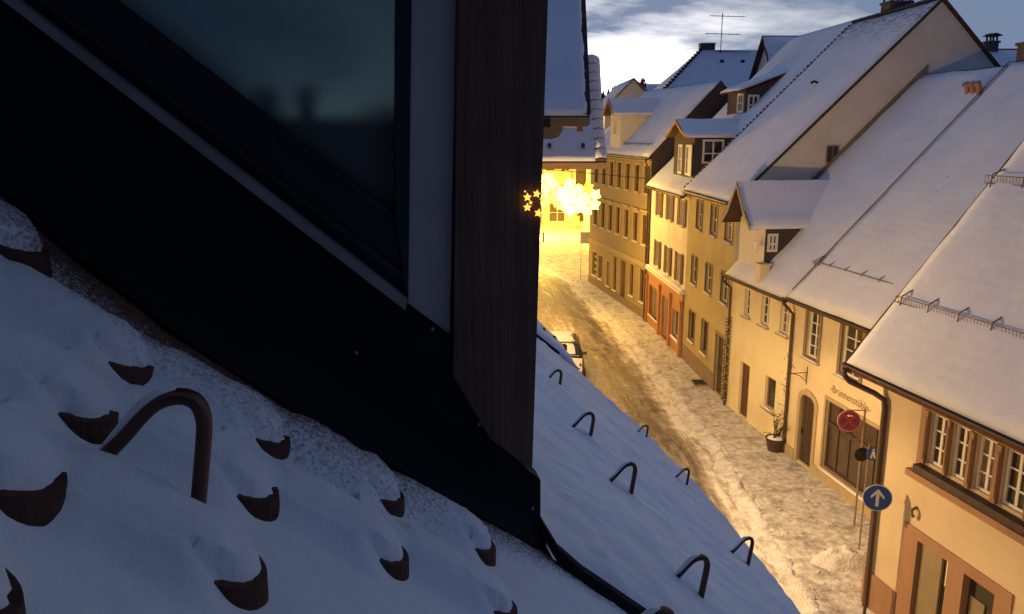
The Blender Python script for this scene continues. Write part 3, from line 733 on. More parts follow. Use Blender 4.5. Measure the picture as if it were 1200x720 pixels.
# --- white house with brown shutters, terracotta shopfront
w4 = [(1.72, 2.42, 6.25, 7.45), (4.02, 4.72, 6.25, 7.45), (6.35, 7.05, 6.25, 7.45), (1.72, 2.42, 3.52, 4.85), (4.02, 4.72, 3.52, 4.85), (6.25, 6.95, 3.52, 4.85)]
s4 = [(3.55, 5.25, .05, 2.25), (5.85, 7.35, .65, 2.05), (.55, 2.9, .55, 2.25)]
r4, L4, T4, zr4, ro4 = gable_house('town_house', 'white house with brown shutters above a terracotta shopfront', ENDS['R4'], 'plaster_white', w4 + s4, 7.65, 45.5, 15.0, ov=.3, a_over=(.25, 0), seed=6)
for h in w4: window(r4, *h, nv=1, nh=2, trim='white_paint', tw=.06, shutter='brown_wood')
fr = MB(); front_wall(fr, 0.0, L4, ZG, 3.05, s4, b=-.06, depth=.24); fr.build('shopfront', 'orange_wall', r4)
MB().box(-.05, L4 + .03, -.24, -.0, 3.06, 3.20).box(-.02, L4 + .02, -.17, 0, 3.20, 3.27).build('ledge', 'white_paint', r4)
snow_pad(r4, 0, L4, -.22, -.02, 3.275, .05)
for a in (.12, 3.15, 5.45, 7.5):
    pl = MB(); pl.box(a - .12, a + .12, -.17, -.06, .0, 2.5); pl.box(a - .16, a + .16, -.20, -.06, 2.5, 2.72); pl.box(a - .16, a + .16, -.19, -.06, .0, .22)
    pl.build('pilaster', 'orange_wall', r4)
d = MB()
for k in range(8):
    a = 3.57 + k * .21; d.box(a, a + .185, .05 if k % 2 else .065, .11, .05, 2.25)
do = d.build('door', 'orange', r4); MB().box(4.55, 4.62, .0, .05, .95, 1.15).build('handle', 'iron', do)
window(r4, *s4[1], b=-.02, nv=1, nh=0, sill='white_paint', name='shop_window'); window(r4, *s4[2], b=-.02, nv=2, nh=1, frame='orange', sill='orange_wall', name='shop_window')
gutter(r4, -.2, L4 - .05, -.36, 7.68)
MB().tube([(.05, -.36, 7.6), (.05, -.34, 7.4), (.0, -.09, 7.1), (.0, -.09, 3.3), (.0, -.20, 3.2), (.0, -.20, 0)], .05, 8).build('downpipe', 'pipe', r4)
d4 = cross_dormer(r4, 3.25, 7.0, 5.1, .35, -.10, 10.42, 11.12, T4, 7.65, .3, 'slate', snow_h=.09, wins=[(4.2, 4.85, 8.6, 9.95), (5.6, 6.3, 8.6, 9.95)], barge='pale_wood')
cw, cp = cheek_window(d4, 7.0, .72, 1.72, 9.15, 10.25); cp.build('pane', 'pane', cw)
# folded back white shutter on the dormer front
MB().box(6.35, 6.9, .24, .28, 8.55, 10.0).build('shutter', 'white_paint', d4)
# upper shed dormer
u = MB(); u.prism([(2.2, 3.30, 11.25), (2.2, 3.30, 12.55), (2.2, 5.2, 13.25), (2.2, 5.2, 11.25)], (.14, 0, 0)); u.prism([(5.0, 3.30, 11.25), (5.0, 3.30, 12.55), (5.0, 5.2, 13.25), (5.0, 5.2, 11.25)], (-.14, 0, 0)); u.box(2.34, 4.86, 3.31, 3.42, 11.2, 12.58)
uo = u.build('shed_dormer', 'slate', r4)
slab_ = MB(); slab(slab_, [(1.95, 2.95, 12.55), (5.2, 2.95, 12.55), (5.2, 5.6, 13.55), (1.95, 5.6, 13.55)], .08); slab_.build('dormer_roof', 'tile', uo)
snow_sheet(uo, (1.97, 2.97, 12.57), (3.2, 0, 0), (0, 2.7, 1.02), 12, 10, .10, 8.8, name='dormer_snow')
window_child(uo, 3.9, 4.7, 11.55, 12.4, b=3.29)
cw, cp = cheek_window(uo, 5.0, 3.40, 3.95, 11.5, 12.35); cp.build('pane', 'pane', cw)
# roof hatch and vents poking out of the snow
sv = MB()
for a, b in ((2.6, .8), (3.5, 1.5), (4.5, .5)):
    z = 7.65 + (b + .3) * T4
    sv.prism([(a, b, z + .08), (a + .4, b, z + .08), (a + .4, b + .05, z + .34), (a, b + .05, z + .34)], (0, .22, .10))
sv.build('roof_vent', 'dark_tile', ro4)

# --- ochre house, broad gable
w3 = [(1.40, 2.30, 6.42, 7.62), (3.55, 4.45, 6.42, 7.62), (5.55, 6.45, 6.42, 7.62), (.98, 1.88, 3.90, 5.12), (3.22, 4.12, 3.92, 5.12), (5.42, 6.32, 3.94, 5.14), (1.02, 1.92, 1.25, 2.58), (3.05, 3.95, 1.22, 2.62)]
d3 = [(5.18, 6.22, .04, 2.5)]
r3, L3_, T3, zr3, ro3 = gable_house('town_house', 'ochre house with nine plain openings under a tall buff gable', ENDS['R3'], 'plaster_ochre', w3 + d3, 7.95, 45, 14.2, ov=.3, a_over=(.06, .10), gable_mat='plaster_gable', seed=11, snow_mat='ridge_snow', course=.018, snow_h=.10)
for h in w3: window(r3, *h, nv=1, nh=1, frame='white_paint' if h[2] > 3 else 'door', trim='stone_trim', tw=.05, sill='sand_trim', pane='pane_lit' if h[2] > 6 and h[0] < 3 else 'pane', fw=.05)
h = d3[0]
dd = MB(); dd.box(h[0], h[1], .11, .16, h[2], h[3]); dd.box(h[0] + .12, h[1] - .12, .09, .11, .25, 1.05); dd.box(h[0] + .12, h[1] - .12, .09, .11, 1.25, 2.3)
do = dd.build('door', 'dark_door', r3); MB().box(h[0] + .07, h[0] + .11, .05, .11, 1.0, 1.16).build('handle', 'grey_metal', do)
fr = MB(); fr.box(h[0] - .14, h[0], -.03, .03, 0, 2.62); fr.box(h[1], h[1] + .14, -.03, .03, 0, 2.62); fr.box(h[0], h[1], -.028, .03, 2.5, 2.62); fr.build('door_surround', 'stone_trim', r3)
sc_ = MB(); sc_.box(-.01, 5.03, -.04, .0, ZG, .72); sc_.box(6.37, L3_ + .01, -.04, .0, ZG, .72); sc_.build('plinth', 'socle', r3)
# row of tile ends along the far verge and a board along the near one
vt = MB(); k = 0
n = 50
random.seed(8)
for k in range(n):
    b = -.25 + 7.25 * k / n; z = 7.95 + (b + .3) * T3
    vt.box(-.10, .08 + .03 * random.random(), b, b + .10, z + .02, z + .13 + .04 * random.random())
vt.build('verge_tiles', 'dark_tile', ro3)
bo = MB(); bo.prism([(L3_ + .105, -.32, 7.86), (L3_ + .105, 7.1, 15.27), (L3_ + .105, 7.1, 15.39), (L3_ + .105, -.32, 7.97)], (.04, 0, 0)); bo.prism([(L3_ + .107, 7.1, 15.27), (L3_ + .107, 14.5, 7.87), (L3_ + .107, 14.5, 7.99), (L3_ + .107, 7.1, 15.39)], (.036, 0, 0)); bo.build('verge_board', 'dark_tile', ro3)
cwn = MB(); cwn.box(L3_ - .02, L3_ + .04, 3.26, 3.30, 9.45, 10.1); cwn.box(L3_ - .02, L3_ + .04, 3.68, 3.72, 9.45, 10.1); cwn.box(L3_ - .02, L3_ + .038, 3.30, 3.68, 9.45, 9.5); cwn.box(L3_ - .02, L3_ + .038, 3.30, 3.68, 10.05, 10.1); cwn.box(L3_ - .02, L3_ + .036, 3.475, 3.505, 9.5, 10.05)
gw = cwn.build('attic_window', 'stone_trim', r3); MB().box(L3_ + .003, L3_ + .015, 3.3, 3.68, 9.5, 10.05).build('pane', 'pane', gw)
gutter(r3, -.02, L3_ - .02, -.37, 7.98)
rt = MB()
for k in range(20): rt.lathe([(.12, 0), (.13, .04), (.10, .06)], 8, (0, 0, 0)) if False else rt.prism([(.0 + k * .345, 7.1 + .16 * math.cos(q), zr3 - .03 + .14 * math.sin(q)) for q in [math.pi * j / 6 for j in range(7)]], (.335, 0, .008 * (k % 2)))
rt.build('ridge_tiles', 'dark_tile', ro3)
def chimney(parent, a, b, z0, z1, wx, wy, cap=True, m='brick', name='chimney'):
    c = MB(); c.box(a - wx / 2, a + wx / 2, b - wy / 2, b + wy / 2, z0, z1); c.box(a - wx / 2 - .05, a + wx / 2 + .05, b - wy / 2 - .05, b + wy / 2 + .05, z1, z1 + .09)
    o = c.build(name, m, parent)
    if cap:
        k = MB()
        for sx in (-1, 1):
            for sy in (-1, 1): k.box(a + sx * (wx / 2 - .07) - .03, a + sx * (wx / 2 - .07) + .03, b + sy * (wy / 2 - .07) - .03, b + sy * (wy / 2 - .07) + .03, z1 + .09, z1 + .3)
        k.prism([(a - wx / 2 - .12, b - wy / 2 - .1, z1 + .3), (a, b - wy / 2 - .1, z1 + .42), (a + wx / 2 + .12, b - wy / 2 - .1, z1 + .3)], (0, wy + .2, 0))
        k.build('chimney_cap', 'dark_tile', o)
    snow_pad(o, a - wx / 2 - .04, a + wx / 2 + .04, b - wy / 2 - .03, b + wy / 2 + .03, z1 + .09 if not cap else z1 + .37, .07)
    return o
ch = chimney(ro3, 2.6, 7.6, 14.4, 15.75, .8, .9)
MB().tube([(2.7, 7.6, 15.9), (2.7, 7.6, 16.9)], .05, 8).build('flue', 'grey_metal', ch)
hk = MB(); hk.tube([(3.4, 4.2, 12.55), (3.4, 4.05, 12.62), (3.4, 3.9, 12.55)], .05, 6); hk.build('roof_hook', 'iron', ro3)

# --- narrow pale yellow house with the big gabled dormer
w2b = [(1.12, 1.62, 3.93, 4.92), (2.5, 3.12, 3.92, 4.95), (3.92, 4.55, 3.95, 4.98), (3.2, 3.98, 1.08, 2.2)]
d2b = [(1.12, 1.92, .04, 2.12)]
r2b, L2b, T2, zr2b, ro2b = gable_house('town_house', 'narrow pale yellow house with a big gabled dormer and climbing plant at its corner', ENDS['R2b'], 'plaster_yellow', w2b + d2b, 5.25, 46, 13.6, ov=.38, a_over=(.0, .0), seed=15, ridge_b=6.8)
for i, h in enumerate(w2b): window(r2b, *h, nv=1 if i < 3 else 0, nh=2 if i < 3 else 0, frame='white_paint' if i < 3 else 'stone_trim', trim=None, sill='sand_trim')
h = d2b[0]
dd = MB(); dd.box(h[0], h[1], .11, .16, h[2], h[3])
for k in range(5): dd.box(h[0] + .02 + k * .155, h[0] + .15 + k * .155, .095, .11, .08, 2.08)
do = dd.build('door', 'door', r2b); MB().box(h[1] - .12, h[1] - .08, .05, .10, .98, 1.12).build('handle', 'iron', do)
gutter(r2b, -.02, L2b, -.46, 5.29)
d2 = cross_dormer(r2b, .25, 2.35, 1.25, .05, -.62, 7.42, 8.78, T2, 5.25, .38, 'slate', snow_h=.10, wins=[], barge='sand_trim', frontm='plaster_gable')
cw, cp = cheek_window(d2, 2.35, .14, .52, 6.45, 7.1); cp.build('pane', 'pane', cw)
rm = lambda h: Matrix.Translation(hbase(h)[0]) @ Matrix.Rotation(hbase(h)[1], 4, 'Z')
m3, m2i = rm(ENDS['R3']), rm(ENDS['R2b']).inverted()
def on_r2b(b3, up, a=None):          # where the narrow house's roof meets the ochre house's gable
    wp_ = m3 @ Vector((a or L3_ + .01, b3, 0)); b2 = (m2i @ wp_).y
    return Vector((a or L3_ + .01, b3, 5.25 + (b2 + .38) * T2 + up))
bd = MB(); n = 12
for k in range(n):
    b_0, b_1 = 1.6 + 5.2 * k / n, 1.6 + 5.2 * (k + 1) / n
    bd.prism([on_r2b(b_0, .02), on_r2b(b_1, .02), on_r2b(b_1, .34), on_r2b(b_0, .34)], (.05 + .012 * (k % 2), 0, 0))
bd.build('roof_abutment', 'socle', r3)
# downpipe at the corner of the ochre house, a lamp chain wound round it
dp = MB().tube([(.06, -.46, 5.2), (.06, -.44, 5.05), (.06, -.09, 4.75), (.06, -.09, 0)], .05, 8).build('downpipe', 'pipe', r2b)
gl_ = MB(); 
for k in range(150):
    z = .15 + 3.4 * k / 150; q = k * 1.1
    gl_.prism([(.06 + .085 * math.cos(q), -.11 + .085 * math.sin(q), z), (.06 + .13 * math.cos(q + .3), -.11 + .13 * math.sin(q + .3), z + .03), (.06 + .10 * math.cos(q), -.11 + .10 * math.sin(q), z + .07)], (.01, .01, .01))
gar = gl_.build('evergreen_garland', 'leaf', None)
gar.location = r2b.location; gar.rotation_euler = r2b.rotation_euler
tag(gar, 'thin evergreen garland wound round the downpipe left of the pale yellow house', 'garland')
sb = MB()
for k in range(26):
    z = .25 + 3.2 * k / 26; q = k * 2.1
    sb.box(.06 + .11 * math.cos(q) - .014, .06 + .11 * math.cos(q) + .014, -.13 + .1 * math.sin(q) - .014, -.13 + .1 * math.sin(q) + .014, z, z + .03)
sb.build('bauble', 'sign_white', gar)
# pipe box and star ornament by the dormer
px_ = MB(); px_.box(2.50, 2.86, -.30, .05, 5.35, 6.05); px_.box(2.46, 2.90, -.34, .09, 6.05, 6.10); px_.build('vent_box', 'plaster_yellow', ro2b)
so_ = MB()
for k in range(8):
    q = k * math.pi / 4; rr = .30 if k % 2 == 0 else .24
    so_.tube([(2.42, -.30, 6.72), (2.42 + rr * math.cos(q), -.30, 6.72 + rr * math.sin(q))], [.045, .014], 5)
so_.tube([(2.42, -.30, 6.72), (2.36, .05, 6.72)], .012, 5)
st_ = so_.build('star_ornament', 'sign_white'); st_.location = r2b.location; st_.rotation_euler = r2b.rotation_euler
tag(st_, 'pale eight-pointed straw star fixed to the dormer of the narrow yellow house', 'star ornament')
cv = MB()
for k in range(3):
    cv.tube([(4.2 + k * .27, 5.88, 11.75), (4.2 + k * .27, 5.80, 12.05), (4.2 + k * .27, 5.72, 12.15)], [.085, .09, .115], 10)
cv.build('clay_vent', 'clay', ro2b)

# --- yellow inn with arched door
w2 = [(.78, 1.48, 3.62, 5.08), (2.72, 3.72, 3.62, 5.10)]
sh2 = [(2.2, 5.2, .45, 2.62)]
d2_ = [(.72, 1.62, .04, 2.35)]
r2, L2, T2_, zr2, ro2 = gable_house('town_house', 'yellow inn with an arched door and painted lettering over its shop window', ENDS['R2'], 'plaster_cream', w2 + sh2 + d2_, 5.35, 46, 13.6, ov=.38, seed=21, ridge_b=6.8)
for h in w2: window(r2, *h, nv=1, nh=3, trim='stone_trim', tw=.14, sill='stone_trim')
h = d2_[0]
ar = [(h[0] - .14, 0), (h[0] - .14, 2.15)] + [(1.17 + .59 * math.cos(math.pi - math.pi * k / 8), 2.15 + .42 * math.sin(math.pi * k / 8)) for k in range(9)] + [(h[1] + .14, 2.15), (h[1] + .14, 0)]
inn = [(h[0] + .02, 0), (h[0] + .02, 2.12)] + [(1.17 + .43 * math.cos(math.pi - math.pi * k / 8), 2.12 + .28 * math.sin(math.pi * k / 8)) for k in range(9)] + [(h[1] - .02, 2.12), (h[1] - .02, 0)]
am = MB(); n = len(ar)
for k in range(n - 1):
    am.prism([(ar[k][0], -.04, ar[k][1]), (ar[k + 1][0], -.04, ar[k + 1][1]), (inn[k + 1][0], -.04, inn[k + 1][1]), (inn[k][0], -.04, inn[k][1])], (0, .09, 0))
am.build('door_arch', 'sand_trim', r2)
dd = MB(); dd.prism([(x, .10, z) for x, z in inn], (0, .05, 0))
for k in range(5): dd.box(h[0] + .06 + k * .16, h[0] + .20 + k * .16, .085, .10, .06, 2.1)
do = dd.build('door', 'dark_door', r2); MB().box(h[0] + .09, h[0] + .13, .04, .09, 1.0, 1.16).build('handle', 'iron', do)
h = sh2[0]
sw = window(r2, *h, nv=4, nh=0, frame='dark_door', sill='sand_trim', trim='sand_trim', tw=.10, name='shop_window', fw=.09, rec=.08, pane='pane_brown')
tr = MB(); tr.box(h[0] + .09, h[1] - .09, .06, .10, 1.85, 1.93); tr.build('transom', 'dark_door', sw)
MB().box(1.78, L2, -.05, .0, ZG, .33).build('plinth', 'sand_trim', r2); MB().box(.0, .56, -.05, .0, ZG, .33).build('plinth', 'sand_trim', r2)
gutter(r2, 0, L2, -.46, 5.39)
MB().tube([(-.02, -.46, 5.3), (-.02, -.44, 5.15), (-.02, -.09, 4.8), (-.02, -.09, 0)], .055, 8).build('downpipe', 'pipe', r2)
def text(parent, s, x, y, z, size, m, name='lettering', ex=.004, rot=0.0, face=0, align='LEFT', sx=1.0):
    c = bpy.data.curves.new(name, 'FONT'); c.body = s; c.size = size; c.extrude = ex; c.align_x = align; c.resolution_u = 2
    t = bpy.data.objects.new('tmp_text', c); COL.objects.link(t)
    dg = bpy.context.evaluated_depsgraph_get(); me = bpy.data.meshes.new_from_object(t.evaluated_get(dg))
    bpy.data.objects.remove(t); bpy.data.curves.remove(c)
    me.name = name; me.materials.clear(); me.materials.append(M[m])
    o = bpy.data.objects.new(name, me); COL.objects.link(o); o.parent = parent
    o.location = (x, y, z); o.rotation_euler = (R(90), rot, face); o.scale = (sx, 1, 1)
    return o
text(r2, '-Brunnenst\u00fcble-', 2.32, -.004, 2.92, .34, 'letter', sx=.93)
def snow_fence(root, T, zE, ov, b, a0, a1, h=.30, name='snow_guard', m='stone_trim'):
    z = zE + (b + ov) * T + .10
    f = MB()
    for zz_ in (z + .02, z + h): f.tube([(a0, b, zz_), (a1, b, zz_)], .012, 6)
    n = int((a1 - a0) / .085)
    for k in range(n + 1):
        a = a0 + (a1 - a0) * k / n; f.box(a - .0035, a + .0035, b - .004, b + .004, z + .02, z + h)
    k = a0 + .2
    while k < a1:
        f.tube([(k, b - .04, z - .08), (k, b, z + h + .03), (k, b + .30, z + .22 * T + .06)], .016, 5); k += .85
    return f.build(name, m, root)
snow_fence(ro2, T2_, 5.35, .38, .55, -.2, 4.0, h=.10)
rj = MB(); rj.prism([(.0, -.2, 5.35 + .18 * T2_ + .075), (.05, -.2, 5.35 + .18 * T2_ + .075), (.05, 6.7, 5.35 + 7.08 * T2_ + .12), (.0, 6.7, 5.35 + 7.08 * T2_ + .12)], (0, 0, .012)); rj.build('party_strip', 'dark_tile', ro2)
chimney(ro2, .65, 7.15, 12.0, 13.25, 1.0, .7, cap=False, m='brick')
# iron sign bracket above the arched door
ib = MB(); ib.tube([(.98, -.01, 3.1), (.98, -.72, 3.1)], .014, 6); ib.tube([(.98, -.02, 2.8), (.98, -.25, 3.0), (.98, -.5, 3.1)], .011, 6); ib.tube([(.98, -.02, 2.7), (.98, -.02, 3.3)], .014, 6)
ib.tube([(.98, -.55, 3.1), (.98, -.62, 3.25), (.98, -.52, 3.36), (.98, -.45, 3.26)], .010, 6)
ibo = ib.build('sign_bracket', 'iron'); ibo.location = r2.location; ibo.rotation_euler = r2.rotation_euler
tag(ibo, 'wrought iron sign bracket above the arched door of the inn', 'sign bracket')

# --- near house with orange window band
w1 = [(1.55, 2.02, 4.06, 5.12), (2.16, 2.60, 4.06, 5.12), (2.77, 3.24, 4.06, 5.12), (3.42, 3.98, 4.06, 5.12), (4.3, 4.8, 4.06, 5.12)]
s1 = [(1.14, 4.0, .30, 2.56)]
r1, L1, T1, zr1, ro1 = gable_house('town_house', 'nearest peach house with an orange window band under a deep snowy eave', ENDS['R1'], 'plaster_peach', w1 + s1, 5.55, 51, 12.0, ov=.62, a_over=(.62, .3), seed=27, snow_h=.09)
for h in w1: window(r1, *h, nv=1, nh=2, trim=None, sill=None, rec=.06)
bnd = MB(); bnd.box(1.28, 5.2, -.05, .0, 5.14, 5.26); bnd.box(1.28, 1.40, -.05, .0, 3.82, 5.14); bnd.build('window_band', 'orange', r1)
for a, b in ((1.40, 1.52), (2.05, 2.13), (2.63, 2.74), (3.27, 3.39), (4.01, 4.27)):
    pk = MB(); pk.box(a, b, -.085, .0, 4.02, 5.138); pk.box(a + .02, b - .02, -.10, -.085, 4.12, 5.0); pk.build('shutter', 'orange', r1)
MB().box(1.25, 5.2, -.26, .0, 3.70, 3.84).build('sill_board', 'orange', r1)
MB().box(1.41, 5.18, -.22, -.015, 3.845, 3.99).build('flower_trough', 'dark_door', r1)
h = s1[0]
sf = MB()
sf.box(1.14, 1.56, -.03, .16, .0, 2.34); sf.box(1.14, 4.0, -.032, .18, 2.34, 2.56); sf.box(2.44, 2.86, -.03, .16, .0, 2.34); sf.box(3.62, 4.0, -.03, .16, .0, 2.34); sf.box(1.56, 3.62, -.02, .15, .0, .62)
sfo = sf.build('shop_frame', 'orange', r1)
M['panel'] = mat('olive_grey_panel', (.24, .19, .11), (.20, .16, .095), scale=2)
MB().box(1.60, 2.18, .06, .12, .62, 2.32).build('shop_panel', 'panel', sfo)
MB().box(2.22, 2.44, .13, .15, .62, 2.34).build('pane', 'pane', sfo); MB().box(2.86, 3.62, .13, .15, .62, 2.34).build('pane', 'pane', sfo)
it = MB(); it.box(2.92, 3.55, .10, .125, .62, 1.25); it.box(2.95, 3.3, .10, .125, 1.5, 1.9); it.build('display_board', 'panel', sfo)
MB().box(2.26, 2.40, .11, .125, 1.7, 2.25).build('display_card', 'plaster_yellow', sfo)
MB().box(2.28, 2.42, .11, .125, .72, 1.3).build('display_box', 'orange', sfo)
MB().box(-.01, 1.10, -.04, .0, ZG, .85).build('plinth', 'orange', r1)
MB().box(4.04, L1, -.04, .0, ZG, .85).build('plinth', 'orange', r1)
MB().tube([(1.40, -.06, 2.80), (1.40, -.10, 2.83), (1.40, -.12, 2.95), (1.40, 0, 3.0)], .035, 7).build('wall_lamp', 'stone_trim', r1)
gutter(r1, -.60, L1, -.68, 5.61, r=.06)
MB().tube([(-.42, -.70, 5.5), (-.42, -.70, 5.36), (-.36, -.60, 5.22), (-.02, -.20, 5.03), (.16, -.085, 4.93), (.20, -.075, 4.75), (.20, -.075, 0)], .062, 10).build('downpipe', 'pipe', r1)
snow_fence(ro1, T1, 5.55, .62, .42, -.45, 5.5, h=.15)
snow_fence(ro1, T1, 5.55, .62, 2.48, -.62, 5.0, h=.19)

# ------------------------------------------------------------------ roofs and houses behind the row
def hip_house(name, label, x0, x1, y0, y1, zE, zR, rx0, rx1, wallm='plaster_gable', seed=1):
    cx, cy = (x0 + x1) / 2, (y0 + y1) / 2
    root = thing(name, label, 'house', (cx, cy, 0))
    X0, X1, Y0, Y1 = x0 - cx, x1 - cx, y0 - cy, y1 - cy
    MB().box(X0 + .3, X1 - .3, Y0 + .3, Y1 - .3, ZG, zE).build('wall', wallm, root)
    a, b = (rx0 - cx, 0, zR), (rx1 - cx, 0, zR)
    A, B, C_, D_ = (X0, Y0, zE), (X1, Y0, zE), (X1, Y1, zE), (X0, Y1, zE)
    ro = MB().add([A, B, C_, D_, a, b], [(0, 1, 5, 4), (1, 2, 5), (2, 3, 4, 5), (3, 0, 4), (3, 2, 1, 0)]).build('roof', 'tile', root)
    up = Vector((0, 0, .1))
    s = MB()
    for f in ((A, B, b, a), (B, C_, b), (C_, D_, a, b), (D_, A, a)):
        vs_ = [Vector(p) for p in f]; c = sum(vs_, Vector()) / len(vs_)
        s.prism([tuple(c + (p - c) * .985 + Vector((0, 0, .03))) for p in vs_], (0, 0, .09))
    s.build('roof_snow', 'snow', ro)
    for p, q in ((A, a), (B, b)):
        v = MB(); p, q = Vector(p), Vector(q); n = 36
        for k in range(n):
            c = p.lerp(q, (k + .5) / n); v.box(c.x - .13, c.x + .13, c.y - .13, c.y + .13, c.z + .08, c.z + .26)
        v.build('hip_tiles', 'dark_tile', ro)
    return root, ro
r6, ro6 = hip_house('town_house', 'tall hipped house behind the row with a tv aerial on its ridge', 6.8, 28, 61.5, 80.5, 8.8, 17.25, 15.9, 24.0, seed=4)
chimney(ro6, 16.4 - 17.4, .3, 16.2, 17.75, 1.2, .8, cap=False)
hm = MB()
for k in range(3): hm.box(-.2 + k * 1.7, .1 + k * 1.7, -1.35, -1.2, 16.15, 16.4)
hm.build('roof_hook', 'iron', ro6)
an = MB()
an.tube([(0, 0, 0), (0, 0, 4.0)], .035, 6)
for z, ax_, el_ in ((3.75, .3, (-.9, -.5, -.1, .3, .7, 1.1, 1.5, 1.9)), (2.35, .0, (-1.2, -.6, 0, .6, 1.2)), (.95, .9, (-1.0, -.4, .2, .8, 1.4, 2.0))):
    an.tube([(ax_ - 1.3, .2, z + .05), (ax_ + 1.5, -.3, z - .1)], .028, 5)
    for e in el_: an.tube([(e + ax_ * .4, -.45, z + .02), (e + ax_ * .4 + .1, .45, z)], .014, 4)
ano = an.build('tv_aerial', 'iron', loc=(17.4, 70.6, 16.2)); tag(ano, 'tall rooftop tv aerial with three tiers of rods against the sky', 'aerial')

def simple_gable(label, x0, x1, y0, y1, zE, zR, along='y', wallm='plaster_gable', wins=(), seed=2, snow_h=.12, name='town_house'):
    """gable faces the camera when along == 'y' (ridge runs away)"""
    cx, cy = (x0 + x1) / 2, (y0 + y1) / 2
    root = thing(name, label, 'house', (cx, cy, 0))
    w_, d_ = (x1 - x0) / 2, (y1 - y0) / 2
    wl, ro = MB(), MB(); o_ = .35
    if along == 'y':
        wl.prism([(-w_, -d_, ZG), (w_, -d_, ZG), (w_, -d_, zE), (0, -d_, zR - .12), (-w_, -d_, zE)], (0, 2 * d_, 0))
        k = (zR - zE) / w_
        slab(ro, [(-w_ - o_, -d_ - o_, zE - o_ * k), (0, -d_ - o_, zR), (0, d_ + o_, zR), (-w_ - o_, d_ + o_, zE - o_ * k)], .14)
        slab(ro, [(w_ + o_, -d_ - o_, zE - o_ * k), (w_ + o_, d_ + o_, zE - o_ * k), (.003, d_ + o_, zR), (.003, -d_ - o_, zR)], .14)
    else:
        wl.prism([(-w_, -d_, ZG), (-w_, d_, ZG), (-w_, d_, zE), (-w_, 0, zR - .12), (-w_, -d_, zE)], (2 * w_, 0, 0))
        k = (zR - zE) / d_
        slab(ro, [(-w_ - o_, -d_ - o_, zE - o_ * k), (w_ + o_, -d_ - o_, zE - o_ * k), (w_ + o_, 0, zR), (-w_ - o_, 0, zR)], .14)
        slab(ro, [(-w_ - o_, d_ + o_, zE - o_ * k), (-w_ - o_, .003, zR), (w_ + o_, .003, zR), (w_ + o_, d_ + o_, zE - o_ * k)], .14)
    wl.build('wall', wallm, root); r_ = ro.build('roof', 'tile', root)
    s = MB(); t = .02
    if along == 'y':
        for sg_ in (-1, 1):
            snow_sheet(r_, (sg_ * (w_ + o_ - .03), -d_ - o_ + .04, zE - o_ * k + t), (0, 2 * d_ + 2 * o_ - .08, 0), (-sg_ * (w_ + o_ - .08), 0, (zR - zE + o_ * k) * .98), 10, 10, snow_h, seed + sg_)
    else:
        for sg_ in (-1, 1):
            snow_sheet(r_, (-w_ - o_ + .04, sg_ * (d_ + o_ - .03), zE - o_ * k + t), (2 * w_ + 2 * o_ - .08, 0, 0), (0, -sg_ * (d_ + o_ - .08), (zR - zE + o_ * k) * .98), 12, 10, snow_h, seed + sg_)
    for wx0, wx1, wz0, wz1 in wins:
        f = MB(); f.box(wx0 - .1, wx1 + .1, -d_ - .05, -d_ + .02, wz0 - .1, wz1 + .1); o = f.build('window', 'sand_trim', root)
        MB().box(wx0, wx1, -d_ - .07, -d_ - .05, wz0, wz1).build('pane', 'pane', o)
    return root, r_
simple_gable('buff gabled house far down the street beyond the long beige house', 8.9, 14.2, 80, 92, 12.9, 15.6, wins=((-.5, .5, 12.2, 13.4), (-1.9, -1.1, 10.0, 11.2)), seed=33)
simple_gable('small white gable in the distance peeping over the far roofs', 14.4, 16.6, 92, 98, 13.6, 15.1, wallm='plaster_white', seed=35)
simple_gable('distant house with a wide blue-grey snowy roof below the wood', 16.2, 24, 110, 120, 13.2, 17.0, along='x', seed=37)
simple_gable('dark gabled house half hidden behind the slope of the hipped roof', 19.0, 25, 98, 106, 14.5, 17.4, along='y', wallm='slate', seed=39)
s7, ro7 = simple_gable('snowy roofed house far behind the inn with a capped chimney', 19.6, 24.8, 32.5, 42.5, 9.5, 14.2, along='x', seed=41)
chimney(ro7, -1.0, .0, 13.7, 14.42, .42, .42)
s9, ro9 = simple_gable('house at the back with only its ridge above the shuttered house', 15.5, 24, 46.5, 56.5, 11.0, 16.3, along='x', seed=43)

# ------------------------------------------------------------------ the square at the end of the street
def far_house(label, x0, x1, y, zE, zR, wallm, nx, floors, shop=True, seed=1, rz=0.0):
    root = thing('town_house', label, 'house', ((x0 + x1) / 2, y, 0), rz)
    w_ = (x1 - x0) / 2; holes = []
    pitch_ = 2 * w_ / nx
    for f_ in floors:
        for k in range(nx):
            c = -w_ + pitch_ * (k + .5); holes.append((c - .45, c + .45, f_, f_ + 1.5))
    if shop:
        for k in range(max(1, nx // 2)):
            c = -w_ + 2 * w_ * (k + .5) / max(1, nx // 2); holes.append((c - .9, c + .9, .4, 2.5))
    m = MB(); front_wall(m, -w_, w_, ZG, zE, holes); m.box(-w_, w_, .25, 9, ZG, zE - .01); m.build('wall', wallm, root)
    for h in holes: window(root, *h, nv=1, nh=1, trim='sand_trim', tw=.1, sill=None)
    r = MB(); slab(r, [(-w_ - .3, -.4, zE), (w_ + .3, -.4, zE), (w_ + .3, 4.5, zR), (-w_ - .3, 4.5, zR)], .15); slab(r, [(-w_ - .3, 4.503, zR), (w_ + .3, 4.503, zR), (w_ + .3, 9.4, zE), (-w_ - .3, 9.4, zE)], .15)
    ro = r.build('roof', 'tile', root)
    snow_sheet(ro, (-w_ - .25, -.38, zE + .02), (2 * w_ + .5, 0, 0), (0, 4.8, zR - zE - .05), 12, 10, .12, seed)
    return root
